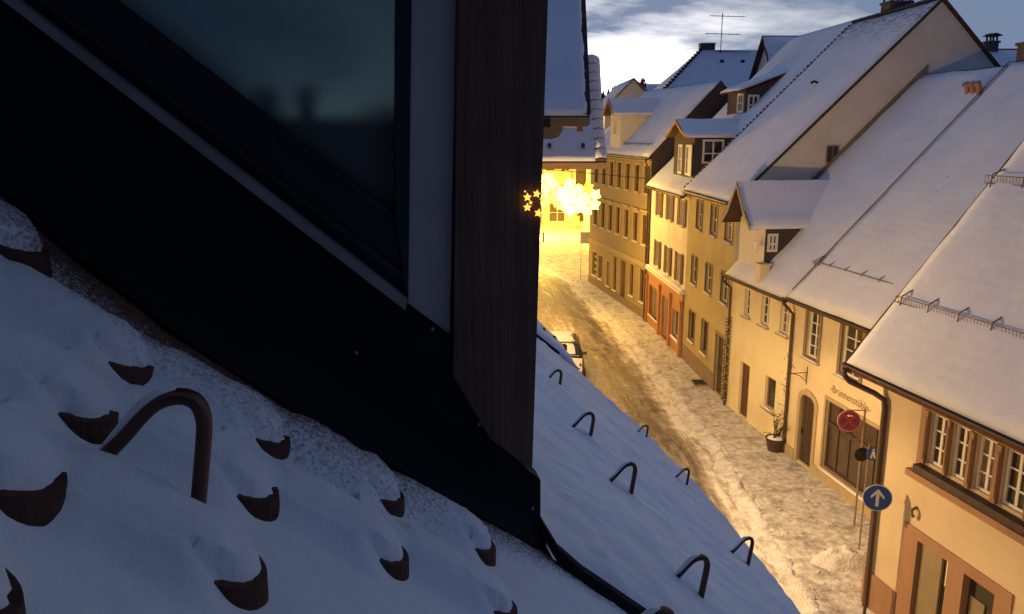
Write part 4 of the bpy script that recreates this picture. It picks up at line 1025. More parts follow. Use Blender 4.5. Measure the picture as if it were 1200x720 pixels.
far_house('brightly lit shop house closing the view at the end of the street', -7, 3.2, 100, 8.6, 12.6, 'plaster_yellow', 6, (3.4, 6.0), seed=51)
far_house('tall lit house beside it at the end of the street with a bay', 3.5, 10.5, 94, 9.2, 13.5, 'plaster_cream', 4, (3.4, 6.2), seed=52)
far_house('low lit house with shop windows on the left of the far square', -18, -7.3, 90, 7.2, 11.2, 'plaster_white', 5, (3.3,), seed=53, rz=.12)
# hanging signs at the corner of the long beige house
def blade(label, x, y, z0, z1, wd, m, round_=False):
    o = thing('hanging_sign', label, 'sign', (x, y, z0))
    b = MB()
    if round_:
        b.prism([((wd / 2) * math.cos(2 * math.pi * k / 18), 0, (z1 - z0) / 2 + (wd / 2) * math.sin(2 * math.pi * k / 18)) for k in range(18)], (0, .08, 0))
    else: b.box(-wd / 2, wd / 2, 0, .10, 0, z1 - z0)
    b.build('board', m, o)
    MB().box(-wd / 2, wd / 2 + .7, .03, .06, z1 - z0, z1 - z0 + .04).build('arm', 'iron', o)
    return o
M['sign_yellow'] = mat('yellow_sign_board', (.62, .50, .14), (.58, .46, .12), scale=3, rough=.4)
blade('tall yellow banner sign at the far corner of the long beige house', 4.95, 58.9, 6.6, 9.0, .75, 'sign_yellow')
blade('small round sign hanging below the yellow banner sign', 4.9, 59.0, 4.6, 5.4, .8, 'sign_yellow', True)
tb = thing('notice_board', 'two-legged notice board at the corner of the long beige house', 'notice board', (5.35, 58.7, ZG))
MB().box(-.38, .38, 0, .06, 2.75, 3.6).build('board', 'sign_white', tb)
for sx in (-.3, .3): MB().tube([(sx, .09, 0), (sx, .09, 3.6)], .02, 6).build('leg', 'grey_metal', tb)
for i, (x, y, lab) in enumerate(((2.0, 78, 'dark bollard nearest the road in the lit far square'), (3.1, 80, 'dark bollard standing right of the others in the far square'), (.9, 83, 'dark bollard farthest back in the far square, close to the post'))):
    o = MB().lathe([(.09, 0), (.09, .8), (.11, .85), (.06, .95), (.0, .98)], 8).build('bollard', 'iron', loc=(x, y, ZG))
    tag(o, lab, 'bollard', 'bollards in the far square')

# ------------------------------------------------------------------ hills and wood
vs = []; fs = []; nx = 90
def ridge(x):
    t = max(0, min(1, (x + 60) / 70)); t = t * t * (3 - 2 * t)
    return 5 + 17 * t + 5 * fbm(x * .004, 2.2) * t + 2.0 * fbm(x * .02, 4)
for i in range(nx + 1):
    x = -620 + 1240 * i / nx
    vs += [(x, 240, -1), (x, 270, 9), (x, 300, ridge(x) - 5), (x, 330, ridge(x)), (x, 420, ridge(x) - 10)]
for i in range(nx):
    for k in range(4): fs.append((i * 5 + k, (i + 1) * 5 + k, (i + 1) * 5 + k + 1, i * 5 + k + 1))
hl = MB().add(vs, fs).build('hill', 'conifer', smooth=True); hl['kind'] = 'structure'
random.seed(5)
mb = MB()
for i in range(1500):
    x = random.uniform(-15, 330); y = random.uniform(292, 334)
    t_ = (y - 300) / 30; z = ridge(x) - 5 * (1 - max(0, min(1, t_))) - .5
    h = random.uniform(4, 9); r_ = h * random.uniform(.17, .24)
    for q in range(3):
        zz_ = z + h * (.08 + .27 * q); rr = r_ * (1 - .27 * q); n = 6; a0 = random.random() * 6
        ring = [(x + rr * random.uniform(.75, 1.2) * math.cos(a0 + 2 * math.pi * k / n), y + rr * math.sin(a0 + 2 * math.pi * k / n), zz_ + random.uniform(-.2, .2)) for k in range(n)]
        mb.add(ring + [(x, y, zz_ + h * .46)], [(k, (k + 1) % n, n) for k in range(n)])
tag(mb.build('conifer_wood', 'conifer'), kind='stuff')
# slim dark tree between the far roofs
tt = thing('cypress_tree', 'slim dark columnar tree between the distant roofs', 'tree', (15.6, 97.5 + 2.6, ZG))
MB().tube([(0, 0, 0), (0, 0, 9), (0, 0, 15.5)], [.22, .16, .03], 7).build('trunk', 'twig', tt)
cr = MB()
for i in range(900):
    t = random.random() ** .8; z = 7 + 9.9 * t; rr = .85 * (1 - t) ** .45 * (.5 + .5 * random.random() ** .4) + .05; q = random.random() * 6.28
    p = Vector((rr * math.cos(q), rr * math.sin(q), z)); d = Vector((random.uniform(-1, 1), random.uniform(-1, 1), random.uniform(-.2, 1.4))) * .28; e = Vector((random.uniform(-1, 1), random.uniform(-1, 1), random.uniform(-.6, .6))) * .13
    cr.add([p - e, p + e, p + d], [(0, 1, 2)])
cr.build('crown', 'conifer', tt)

# ------------------------------------------------------------------ our own house: roof, snow, dormers (local axes: x down the slope, y along the street, z up)
YAW = R(10.7776)
TZ = math.tan(R(40)); Z0 = CAM_H - .65 / math.cos(R(40))
def zr(x): return Z0 - TZ * x
own = thing('town_house', 'own house under the camera with a snowy hook-studded roof running down to the street', 'house', (0, 0, 0), YAW)
EAVE = [(-8, 3.0), (2.0, 3.0), (4.0, 3.02), (4.9, 3.14), (5.96, 3.42), (7.4, 3.66), (9.3, 3.80), (10.3, 3.55), (11.0, 3.16), (11.4, 3.1)]
def eave(y):
    for p, q in zip(EAVE, EAVE[1:]):
        if p[0] <= y <= q[0]: return p[1] + (q[1] - p[1]) * (y - p[0]) / (q[0] - p[0])
    return EAVE[-1][1]
MB().prism([(2.6, -8, ZG), (2.6, -8, zr(2.6) - .25), (-5.4, -8, zr(-5.4) - .25), (-9.5, -8, zr(-1.3) - .25), (-9.5, -8, ZG)], (0, 18.9, 0)).build('wall', 'plaster_cream', own)
vs = []; fs = []; ny = 40
for i in range(ny + 1):
    y = -8 + 19.0 * i / ny; e = eave(y) - .05
    for x in (-5.4, e):
        vs += [(x, y, zr(x) - .06), (x, y, zr(x) - .20)]
for i in range(ny):
    a = i * 4; b = a + 4
    fs += [(a, a + 2, b + 2, b), (a + 1, b + 1, b + 3, a + 3), (a + 2, a + 3, b + 3, b + 2), (a, b, b + 1, a + 1)]
fs += [(0, 1, 3, 2), (ny * 4, ny * 4 + 2, ny * 4 + 3, ny * 4 + 1)]
roof_own = MB().add(vs, fs).build('roof', 'dark_tile', own)
MB().prism([(-5.4, -8, zr(-5.4) - .06), (-9.9, -8, zr(-.9) - .06), (-9.9, -8, zr(-.9) - .2), (-5.4, -8, zr(-5.4) - .2)], (0, 19, 0)).build('rear_roof', 'dark_tile', own)

# tile tails that stand out of the snow: (x of tail, y of middle, half width, lift)
TILES = [(-.412, 1.676, .100, .044), (-.408, 1.394, .095, .042), (-.402, 1.117, .098, .050), (-.166, 1.762, .098, .044), (-.166, 1.483, .090, .042), (-.160, 1.199, .088, .046),
         (.086, 1.862, .095, .052), (.078, 1.577, .082, .040), (.326, 1.952, .082, .048), (.330, 1.676, .075, .040), (-.650, 1.865, .115, .055), (-.640, 1.60, .07, .030), (-.37, .865, .085, .044)]
TILES = [(tx, ty - .006, hw * .86, lift * .88) for tx, ty, hw, lift in TILES]
def smooth(a, b, x):
    t = max(0.0, min(1.0, (x - a) / (b - a))); return t * t * (3 - 2 * t)
def tongue_in(u, v, hw):
    """distance inside the tongue-shaped tail (u uphill from the tip, v across)"""
    r_ = hw * 1.0
    if u < r_: return (1 - math.hypot((r_ - u) / r_, v / hw)) * r_
    return hw - abs(v)
def snow_h(x, y):
    h = -.014 * math.exp(-((x + .272) ** 2 + (y - 1.279) ** 2) / .0009) - .012 * math.exp(-((x + .41) ** 2 + (y - 1.279) ** 2) / .0012) + .012 * fbm(x * 2.2, y * 2.2, 1.3) + .0035 * fbm(x * 9, y * 9, 4.1) + .0022 * fbm(x * 60, y * 60, 2.0, 2)
    best = 0
    for tx, ty, hw, lift in TILES:
        u, v = tx - x, y - ty
        if u < -.1 or u > .36 or abs(v) > .2: continue
        d = tongue_in(u, v, hw)
        top = lift * max(0, 1 - u / .30) + (.014 + .022 * smooth(0, .07, u)) + .018 * (1 - (v / hw) ** 2 if abs(v) < hw else 0) + .004 * fbm(x * 25, y * 25)
        rag_ = .011 + .005 * fbm(x * 55 + 3, y * 55); lift *= .78
        b_ = top * max(0, 1 - max(0, -d) / (.06 if v < 0 else .05)) ** 1.5 * smooth(.03 if v < 0 else .02, .105 if v < 0 else .06, u) * (.93 if v < 0 else .72)
        if d > rag_: b_ = max(b_, top * min(1, ((d - rag_) / .006) ** .5) * smooth(.36, .22, u))
        best = max(best, b_)
    return h + best
def axis(segs):
    r_ = []
    for a, b, st in segs:
        n = max(1, round((b - a) / st)); r_ += [a + (b - a) * i / n for i in range(n)]
    return r_ + [segs[-1][1]]
def own_snow(name, xs, ys, hf, m, bare=None, warp=True, yclip=None):
    vs = []; fs = []; at = []
    for y in ys:
        e = eave(y)
        for x in xs:
            X = x if x < 2.0 else 2.0 + (x - 2.0) * (e + .04 * fbm(y * 1.2, 5) + .02 * fbm(y * 5, 2) - 2.0) / (xs[-1] - 2.0)
            k = 1.0
            if x > xs[-1] - .12: k = (max(0, xs[-1] - x) / .12) ** .5
            z = zr(X) - .05 * (1 - k) + hf(X, y) * k
            vs.append((X, y, z))
            if bare: at.append(bare(X, y))
    nx = len(xs)
    for j in range(len(ys) - 1):
        for i in range(nx - 1):
            a = j * nx + i; fs.append((a, a + 1, a + nx + 1, a + nx))
        a = j * nx + nx - 1
    # eave edge skirt
    b0 = len(vs)
    for j in range(len(ys)):
        p = vs[j * nx + nx - 1]; vs.append((p[0] - .02, p[1], p[2] - .09)); 
        if bare: at.append(0)
    for j in range(len(ys) - 1): fs.append((j * nx + nx - 1, b0 + j, b0 + j + 1, (j + 1) * nx + nx - 1))
    o = MB().add(vs, fs).build(name, m, own, smooth=True)
    if bare:
        a_ = o.data.attributes.new('bare', 'FLOAT', 'POINT'); a_.data.foreach_set('value', at)
    return o
def apron(x):      # lower edge of the dark flashing on the roof
    P = [(-2.4, 2.2), (-.95, 2.2), (-.86, 2.16), (-.68, 2.07), (-.44, 2.00), (-.2, 2.02), (.11, 2.12), (.54, 2.26), (3.4, 2.26)]
    for p, q in zip(P, P[1:]):
        if p[0] <= x <= q[0]: return p[1] + (q[1] - p[1]) * (x - p[0]) / (q[0] - p[0])
    return 2.2
def bare(x, y):
    d = apron(x) - y
    wd = .50 if x < .0 else max(.15, .50 - .55 * x)
    return max(0.0, min(1.0, 1 - d / wd)) * (.92 if x < .2 else .70) * smooth(1.1, .55, x) if d < wd else 0.0
sa = own_snow('snow', axis([(-2.6, -1.0, .08), (-1.0, 1.0, .0078), (1.0, 2.0, .03), (2.0, 3.0, .05)]), axis([(-7.9, -.4, .25), (-.4, .55, .05), (.55, 2.27, .0078)]), snow_h, 'thin_snow', bare)
def snow_far(x, y):
    w_ = .055 * fbm(x * .9, y * .55, 8) + .028 * fbm(x * 3, y * 1.6, 3) + .012 * fbm(x * 6, y * 5, 1) + .004 * fbm(x * 12, y * 12)
    row = ((x - .13) / .243) % 1.0; 
    return .02 + w_ + .030 * (row ** 3 - .25) * (.6 + .4 * fbm(x, y, 3)) + .05 * math.exp(-((y - 2.33) / .06) ** 2) * -1
sb_ = own_snow('snow', axis([(-2.6, .4, .12), (.4, 2.0, .035), (2.0, 3.4, .035)]), axis([(2.31, 5.5, .035), (5.5, 10.98, .06)]), snow_far, 'snow')
# each tile: tongue-ended slab lifted at its tail
for tx, ty, hw, lift in TILES:
    out_ = []; r_ = hw * 1.0
    for k in range(-8, 9):
        q = math.pi / 2 * k / 8; out_.append((r_ - r_ * math.cos(q), hw * math.sin(q)))
    out_ = [(.34, -hw)] + out_ + [(.34, hw)]
    vs = []; n = len(out_); th = .075
    for top in (1, 0):
        for u, v in out_:
            l = lift * .78 * max(-.1, 1 - u / .30); l = l if top else l - th
            dr = .012 * (1 - (v / hw) ** 2)
            vs.append((tx - u, ty + v, zr(tx - u) + l + dr))
    fs = [tuple(range(n)), tuple(range(2 * n - 1, n - 1, -1))] + [(k, n + k, n + (k + 1) % n, (k + 1) % n) for k in range(n)]
    MB().add(vs, fs).build('roof_tile', 'tile', roof_own)

# --- bent copper snow hooks
def hook(x, y, k=1.0, label=None, lean=0.0):
    o = thing('snow_hook', label, 'snow hook', (own.matrix_basis @ Vector((x, y, zr(x)))) , YAW + lean, 'bent snow hooks on the own roof')
    L_ = .132 * k
    pts = [(-L_ - .02, TZ * (L_ + .02) - .03), (-L_, TZ * L_ + .003), (-.095 * k, .150 * k), (-.060 * k, .188 * k), (-.034 * k, .207 * k), (-.006 * k, .213 * k), (.016 * k, .205 * k), (.026 * k, .185 * k), (.027 * k, .155 * k), (.016 * k, .08 * k), (.004, -.0), (.002, -.04)]
    fine = []
    for i in range(len(pts) - 1):
        p0, p1, p2, p3 = pts[max(i - 1, 0)], pts[i], pts[i + 1], pts[min(i + 2, len(pts) - 1)]
        for t in (0, .33, .67):
            fine.append(tuple(.5 * (2 * p1[c] + (p2[c] - p0[c]) * t + (2 * p0[c] - 5 * p1[c] + 4 * p2[c] - p3[c]) * t * t + (3 * p1[c] - p0[c] - 3 * p2[c] + p3[c]) * t ** 3) for c in (0, 1)))
    fine.append(pts[-1])
    MB().tube([(a, 0, b) for a, b in fine], [(.0125 * k, .0195 * k)] * len(fine), 12).build('bar', 'copper', o, smooth=True)
    cap_ = [(a - .004, b + .0125 * k) for a, b in pts[1:6]]
    MB().tube([(a, 0, b) for a, b in cap_], [(.002, .006), (.007 * k, .014 * k), (.009 * k, .0155 * k), (.007 * k, .014 * k), (.002, .006)], 8).build('snow_cap', 'snow', o, smooth=True)
    return o
own.location = (0, 0, 0); own.matrix_basis = Matrix.Rotation(YAW, 4, 'Z')
for x, y, k, lab, ln in ((-.278, 1.279, 1.0, 'largest copper snow hook standing in the tiled snow at the lower left', 0), (.79, 1.905, 1.0, 'copper snow hook cut off by the bottom edge beside the dark roof strip', .1),
                     (1.44, 3.065, 1.0, 'brown snow hook nearest the bottom, right of the dark roof strip', .0), (1.545, 4.318, .98, 'brown snow hook level with the foot of the dormer corner', .04), (1.565, 5.267, .98, 'brown snow hook midway up the upper row beside the post', .0),
                     (1.705, 6.74, .95, 'small brown snow hook close to the dark post, above the others in its row', .15), (2.03, 9.55, .95, 'farthest snow hook beside the dark verge and the post', .1),
                     (2.788, 5.14, 1.0, 'brown snow hook near the eave, lowest of the row along the street edge', .0), (3.09, 7.02, .9, 'brown snow hook near the eave with the slush road right behind it', -.05), (3.27, 8.66, .85, 'tiny snow hook at the eave edge, highest of the row along the street', .0)):
    hook(x, y, k, lab, ln)

# --- the dormer in view
CY = 2.32
dorm = thing('dormer', 'dark timber dormer with a slanting window and a stout corner post', 'dormer', own.matrix_basis @ Vector((.5, CY, zr(.5))), YAW)
O = Vector((.5, CY, zr(.5)))
def dpoly(mb, pts, y0, y1):
    mb.prism([(x - O.x, y0 - O.y, CAM_H + z - O.z) for x, z in pts], (0, y1 - y0, 0)); return mb
def zrel(x): return zr(x) - CAM_H
XO = lambda z: -.832 - 1.173 * (z - .319)       # outer line of the slanting frame
XG = lambda z: -.577 - 1.236 * (z - .327)       # glass line
ZT = 1.15
cl = dpoly(MB(), [(XO(ZT), ZT), (.126, -.498), (.27, -.60), (.27, -.72), (.367, -.909), (.496, -1.03), (.526, -1.057), (.527, -1.18), (.548, zrel(.548) + .02), (.60, zrel(.60) - .05), (-1.95, zrel(-1.95) - .05)], CY - .03, CY + .05)
M['tar'] = mat('tarred_cladding', (.016, .0155, .017), (.011, .011, .012), scale=5, rough=.8, bump=.4, bscale=9, spec=.15)
cheek = cl.build('cheek_cladding', 'tar', dorm)
# lead apron lying on the roof at its foot
vs = []; fs = []; n = 60
for i in range(n + 1):
    x = -1.9 + 2.42 * i / n
    for t, dz in ((0, .010), (.25, .035), (.6, .045), (1, .10)):
        y = apron(x) + (CY - .028 - apron(x)) * t
        vs.append((x - O.x, y - O.y, zr(x) + dz + .004 * fbm(x * 7, t * 3) - O.z))
for i in range(n):
    for k in range(3): a = i * 4 + k; fs.append((a, a + 1, a + 5, a + 4))
MB().add(vs, fs).build('apron_flashing', 'tar', dorm, smooth=True)
# nails
for px_, pz_ in ((.20, -.56), (.335, -.86), (.50, -1.15), (-.02, -.62)):
    MB().lathe([(.006, 0), (.006, .004), (.003, .006)], 8).build('nail_head', 'grey_metal', dorm).matrix_basis = Matrix.Translation(Vector((px_, CY - .03, CAM_H + pz_)) - O) @ Matrix.Rotation(R(90), 4, 'X')
# slanting window frame
def along(za, zb, f0, f1): return [(f0(za), za), (f1(za), za), (f1(zb), zb), (f0(zb), zb)]
mixx = lambda t: (lambda z: XO(z) + (XG(z) - XO(z)) * t)
lo = [(-.498 + .0, .12), (-.43, .16), (-.36, .2)]
fr_ = MB()
dpoly(fr_, [(mixx(.14)(ZT), ZT), (XG(ZT), ZT), (.105, -.225), (.150, -.225), (.134, -.485), (.126, -.498)], CY + .02, CY + .06)
wf = fr_.build('slanting_window', 'frame_dark', dorm)
dpoly(MB(), [(XO(ZT), ZT), (mixx(.13)(ZT), ZT), (.131, -.468), (.122, -.495)], CY - .055, CY + .02).build('drip_edge', 'frame_grey', wf)
dpoly(MB(), [(mixx(.27)(ZT), ZT), (mixx(.34)(ZT), ZT), (.128, -.402), (.128, -.425)], CY - .005, CY + .02).build('glazing_bead', 'frame_dark', wf)
dpoly(MB(), [(mixx(.90)(ZT), ZT), (XG(ZT) - .004, ZT), (.103, -.229), (.103, -.247)], CY + .0, CY + .02).build('glazing_bead', 'frame_dark', wf)
dpoly(MB(), [(XG(ZT), ZT), (.145, ZT), (.105, -.225)], CY + .045, CY + .049).build('pane', 'pane_veil', wf)
dpoly(MB(), [(.147, ZT), (.196, ZT), (.134, -.49), (.105, -.225)], CY - .012, CY + .06).build('upright', 'frame_dark', wf)
dpoly(MB(), [(.196, ZT), (.312, ZT), (.254, -.585), (.134, -.485)], CY - .006, CY + .05).build('pale_board', 'lilac_board', dorm)
post = dpoly(MB(), [(.310, ZT), (.258, -.70), (.367, -.905), (.496, -1.018), (.533, .358), (.555, ZT)], CY - .045, CY + .16).build('corner_post', 'post_wood', dorm)
# boards behind: street front, far cheek, sill, roof
b = MB()
n = 7
for k in range(n):
    y0 = CY + .17 + 1.50 * k / n
    b.prism([(.45 - O.x, y0 - O.y, zr(.5) - .1 - O.z), (.53 - O.x, y0 - O.y, zr(.53) - .1 - O.z), (.53 - O.x, y0 - O.y, CAM_H + ZT - O.z), (.45 - O.x, y0 - O.y, CAM_H + ZT - O.z)], (0, 1.5 / n - .012, 0))
b.build('front_boarding', 'dark_wood', dorm)
FZ = .045
dpoly(MB(), [(-1.9, zrel(-1.9) - .05), (.5, zrel(.5) - .05), (.5, FZ), (XO(FZ) - .4, FZ)], CY + 1.60, CY + 1.68).build('far_cheek', 'plaster_cream', dorm)
dpoly(MB(), [(XO(FZ) - .1, FZ), (.5, FZ), (.5, FZ + .02), (XO(FZ) - .1, FZ + .02)], CY + 1.50, CY + 1.70).build('inner_sill', 'dark_wood', dorm)
dpoly(MB(), [(XO(ZT), ZT), (.5, ZT), (.5, FZ + .02), (XO(FZ), FZ + .02)], CY + 1.64, CY + 1.65).build('far_pane', 'tint_glass', dorm)
rf = MB(); rf.prism([(-2.3 - O.x, CY - .72 - O.y, CAM_H + 1.42 - O.z), (1.25 - O.x, CY - .72 - O.y, CAM_H + ZT - O.z), (1.25 - O.x, CY - .72 - O.y, CAM_H + ZT + .14 - O.z), (-2.3 - O.x, CY - .72 - O.y, CAM_H + 1.56 - O.z)], (0, 2.77, 0))
rfo = rf.build('dormer_roof', 'dark_tile', dorm)  # unseen overhang lengthened to darken the roof snow below
snow_sheet(rfo, (-2.28 - O.x, CY - .71 - O.y, CAM_H + 1.56 - O.z), (3.5, 0, -.27), (0, 2.74, 0), 14, 12, .12, 71)
# dark strip running down the roof from the dormer corner
P = [(.530, 2.30, .10), (.575, 2.262, .060), (.66, 2.262, .045), (.9, 2.275, .045), (1.4, 2.28, .045), (2.2, 2.28, .045), (3.0, 2.28, .04)]
mb = MB(); vs = []; fs = []
for x, y, dz in P:
    for dy_, h in ((-.028, -.05), (-.026, .0), (0, .008), (.026, 0), (.028, -.05)): vs.append((x - O.x, y + dy_ - O.y, zr(x) + dz + h - O.z))
for i in range(len(P) - 1):
    for k in range(4): a = i * 5 + k; fs.append((a, a + 1, a + 6, a + 5))
mb.add(vs, fs).build('roof_strip', 'tar', dorm)
# things on the dormer sills
def to_own(x, y, z): return own.matrix_basis @ Vector((x, y, z))
for k, (px_, lab) in enumerate(((-.384, 'round dark potted plant, farther left of the two on the dormer sill'), (-.206, 'round dark potted plant, nearer the window upright on the dormer sill'))):
    p = thing('potted_plant', lab, 'plant', to_own(px_, CY + 1.6, CAM_H + FZ + .02), YAW)
    MB().lathe([(.03, 0), (.04, .05), (.036, .05), (.03, .045)], 10).build('pot', 'clay', p)
    lf = MB(); random.seed(k + 3)
    for i in range(160):
        q = Vector((random.gauss(0, 1), random.gauss(0, 1), random.gauss(0, 1))).normalized() * .062 * random.random() ** .3; q.z = q.z * .85 + .085
        d_ = Vector((random.uniform(-1, 1), random.uniform(-1, 1), random.uniform(-.5, 1))) * .022; e_ = Vector((random.uniform(-1, 1), random.uniform(-1, 1), random.uniform(-1, 1))) * .009
        lf.add([tuple(q - e_), tuple(q + e_), tuple(q + d_)], [(0, 1, 2)])
    lf.build('foliage', 'conifer', p)
lan = thing('lantern', 'small lantern in the lower corner of the slanting dormer window', 'lantern', to_own(.072, CY + .12, CAM_H - .29), YAW)
MB().box(-.018, .018, -.018, .018, 0, .012).box(-.016, -.012, -.016, -.012, .012, .10).box(.012, .016, -.016, -.012, .012, .10).box(-.016, -.012, .012, .016, .012, .10).box(.012, .016, .012, .016, .012, .10).prism([(-.02, -.02, .10), (.02, -.02, .10), (0, -.02, .125)], (0, .04, 0)).build('cage', 'iron', lan)
MB().lathe([(.009, .012), (.009, .06), (.002, .065)], 8).build('candle', 'sign_white', lan)
tw = MB(); random.seed(12)
for i in range(9):
    x0 = .02 + random.uniform(-.02, .02); dx_ = random.uniform(-.09, .05); h = random.uniform(.05, .15)
    tw.tube([(x0, 0, 0), (x0 + dx_ * .4, .01, h * .6), (x0 + dx_, random.uniform(-.02, .02), h)], [.0022, .0016, .0006], 4)
two = tw.build('dry_twigs', 'twig', loc=to_own(0, CY + .09, CAM_H - .27)); two.rotation_euler = (0, 0, YAW); tag(two, 'sprig of dry twigs behind the lower corner of the dormer window', 'twigs')
# ghost image of the street stars, modelled as glowing little stars on the post
ss = thing('star_ghost_ring', 'ring of tiny glowing ghost images of the street stars on the right edge of the dark post', 'star lights', to_own(.505, CY - .06, CAM_H - .195), YAW)
def star_mesh(r_, ri=.45, t=.4, hole=0.0):
    pts = []
    for k in range(10):
        q = math.pi / 2 + math.pi * k / 5; rr = r_ if k % 2 == 0 else r_ * ri
        pts.append((rr * math.cos(q), 0, rr * math.sin(q)))
    mb = MB()
    if hole:
        for k in range(10):
            p, q = pts[k], pts[(k + 1) % 10]; pi_, qi = tuple(c * hole for c in p), tuple(c * hole for c in q)
            mb.prism([p, q, qi, pi_], (0, r_ * t, 0))
    else: mb.prism(pts, (0, r_ * t, 0))
    return mb
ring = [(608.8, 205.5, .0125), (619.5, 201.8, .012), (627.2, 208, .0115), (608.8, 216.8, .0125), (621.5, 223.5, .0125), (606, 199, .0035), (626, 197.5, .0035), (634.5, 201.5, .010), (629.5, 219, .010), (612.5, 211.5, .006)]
added_wire = []
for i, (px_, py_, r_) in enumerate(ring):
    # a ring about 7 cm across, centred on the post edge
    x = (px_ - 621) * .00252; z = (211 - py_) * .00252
    s_ = star_mesh(r_, .48, .35).build('star', 'ghost_star', ss, loc=(x, -.004, z)); s_.rotation_euler = (0, .25 * math.sin(i * 2.1), 0)
for i in (5, 1, 6, 7, 2, 8, 4, 3, 9, 0, 5): added_wire.append(((ring[i][0] - 621) * .00252, .003, (211 - ring[i][1]) * .00252))
MB().tube(added_wire, .0009, 4).build('added_wire', 'iron', ss)  # wire added to tie the ghost stars together

# --- the dormer we look out of (behind the camera)
own_d = thing('dormer', 'own dormer behind the camera whose window the view is taken from', 'dormer', to_own(.5, -.2, zr(.5)), YAW)
q = MB()
def opoly(mb, pts, y0, y1): mb.prism([(x - .5, y0 + .2, CAM_H + z - zr(.5)) for x, z in pts], (0, y1 - y0, 0)); return mb
for y0 in (-.30, -2.10): opoly(q, [(XO(ZT) - .1, ZT), (.5, ZT), (.5, zrel(.5)), (-1.9, zrel(-1.9) - .05)], y0, y0 + .10)
q.build('cheek', 'dark_wood', own_d)
MB().box(-.06, .02, -1.8, .0, 0, ZT + CAM_H - zr(.5)).build('front_wall', 'dark_wood', own_d)
opoly(MB(), [(-2.3, 1.42), (1.25, ZT), (1.25, ZT + .14), (-2.3, 1.56)], -2.35, .62).build('dormer_roof', 'dark_tile', own_d)  # unseen roof edge carried far forward to shade the foreground snow

# --- next house in our row: lower roof, dark verge
nb = thing('town_house', 'neighbouring house whose snowy eave shows between the dark post and the parked car', 'house', (0, 0, 0), YAW)
MB().prism([(2.6, 11.15, ZG), (2.6, 11.15, zr(2.6) - .2), (-5.4, 11.15, zr(-5.4) - .2), (-9.5, 11.15, zr(-1.3) - .2), (-9.5, 11.15, ZG)], (0, 5.0, 0)).build('wall', 'plaster_peach', nb)
r_ = MB(); slab(r_, [(-5.4, 11.12, zr(-5.4)), (3.06, 11.12, zr(3.06)), (3.42, 16.5, zr(3.42)), (-5.4, 16.5, zr(-5.4))], .14); rn = r_.build('roof', 'dark_tile', nb)
snow_sheet(rn, (-2, 11.16, zr(-2) + .01), (5.08, 0, -TZ * 5.08), (.30, 5.3, -TZ * .30), 40, 40, .11, 81, relief=.035)
vb = MB(); vb.prism([(1.2, 11.02, zr(1.2) - .1), (2.8, 11.02, zr(2.8) - .1), (2.8, 11.02, zr(2.8) + .075), (1.2, 11.02, zr(1.2) + .075)], (0, .07, 0)); vb.build('verge_board', 'dark_wood', nb)
cl_ = MB()
for k in range(5):
    x = 2.35 + .2 * k; y = 11.75 + .1 * k; cl_.box(x, x + .06, y, y + .10, zr(x) + .06, zr(x) + .155)
cl_.build('snow_clip', 'dark_tile', rn)

# --- two projecting gables farther along our row
def proj_gable(label, xw, xr, y0, z0, y1, z1, seed, bare_verge, corbel):
    root = thing('town_house', label, 'house', (xw, (y0 + y1), 0)); ox, oy = xw, y0 + y1
    def L3(x, y, z): return (x - ox, y - oy, z)
    y2 = 2 * y1 - y0
    MB().box(-2 - xw, 0, y0 + .25 - oy, y2 - .25 - oy, ZG, z0 - .05).build('wall', 'plaster_cream', root)
    MB().prism([L3(-2, y0 + .25, z0 - .06), L3(-2, y2 - .25, z0 - .06), L3(-2, y1, z1 - .25)], (xw + 2 + .9 * (xr - xw), 0, 0)).build('gable_wall', 'dark_wood', root)
    r_ = MB()
    slab(r_, [L3(-2.2, y0, z0), L3(xr, y0, z0), L3(xr, y1, z1), L3(-2.2, y1, z1)], .13); slab(r_, [L3(-2.2, y1 + .003, z1), L3(xr, y1 + .003, z1), L3(xr, y2, z0), L3(-2.2, y2, z0)], .13)
    ro = r_.build('roof', 'dark_tile', root)
    d = Vector((0, y1 - y0, z1 - z0)); ln = d.length; d.normalize(); nrm = Vector((0, -d.z, d.y))
    # snow with a ragged street edge
    vs = []; fs = []; nu, nv = 70, 120; W_ = xr + 1.2
    for i in range(nu + 1):
        for j in range(nv + 1):
            t = ln * j / nv
            ed = bare_verge * (1.0 + .9 * fbm(t * 2.6, seed, 1, 5)) + .09 * bare_verge * 10 * max(0, 1 - ((t + .12) % .62) / .16) * (.5 + fbm(int((t + .12) / .62) * 3.3, 2))
            e_ = xr - max(.0, ed)
            x = -1.2 + (e_ + 1.2) * (i / nu) ** .55
            k = min(1, (e_ - x) / .08 + .0) ** .5 * min(1, t / .10) ** .5 if e_ > x else 0
            hgt = (.10 + .012 * fbm(x * 2, t * 2, seed)) * k + .012 * (((t) / .31) % 1 - .5) * k + .012
            p = Vector((x - ox, y0 - oy, z0)) + d * t + nrm * hgt; vs.append(tuple(p))
    for i in range(nu):
        for j in range(nv): a = i * (nv + 1) + j; fs.append((a, a + nv + 1, a + nv + 2, a + 1))
    MB().add(vs, fs).build('roof_snow', 'snow', ro, smooth=True)
    MB().prism([L3(xw - 1.5, y0 - .04, z0 - .17), L3(xr, y0 - .04, z0 - .17), L3(xr, y0 - .04, z0 - .02), L3(xw - 1.5, y0 - .04, z0 - .02)], (0, .10, 0)).build('fascia', 'pale_wood', root)
    sf_ = MB(); sf_.box(-1.0, xr - xw - .02, y0 + .07 - oy, y1 - oy, z0 - .20, z0 - .14); sf_.build('soffit', 'pale_wood', root)
    return root, ro, L3, d, nrm, ln
ra, roa, L3a, da, na, la = proj_gable('near projecting hoist gable with snow and a ragged tile edge right of the post', .25, 1.53, 16.4, 10.90, 18.6, 14.05, 3.3, .05, True)
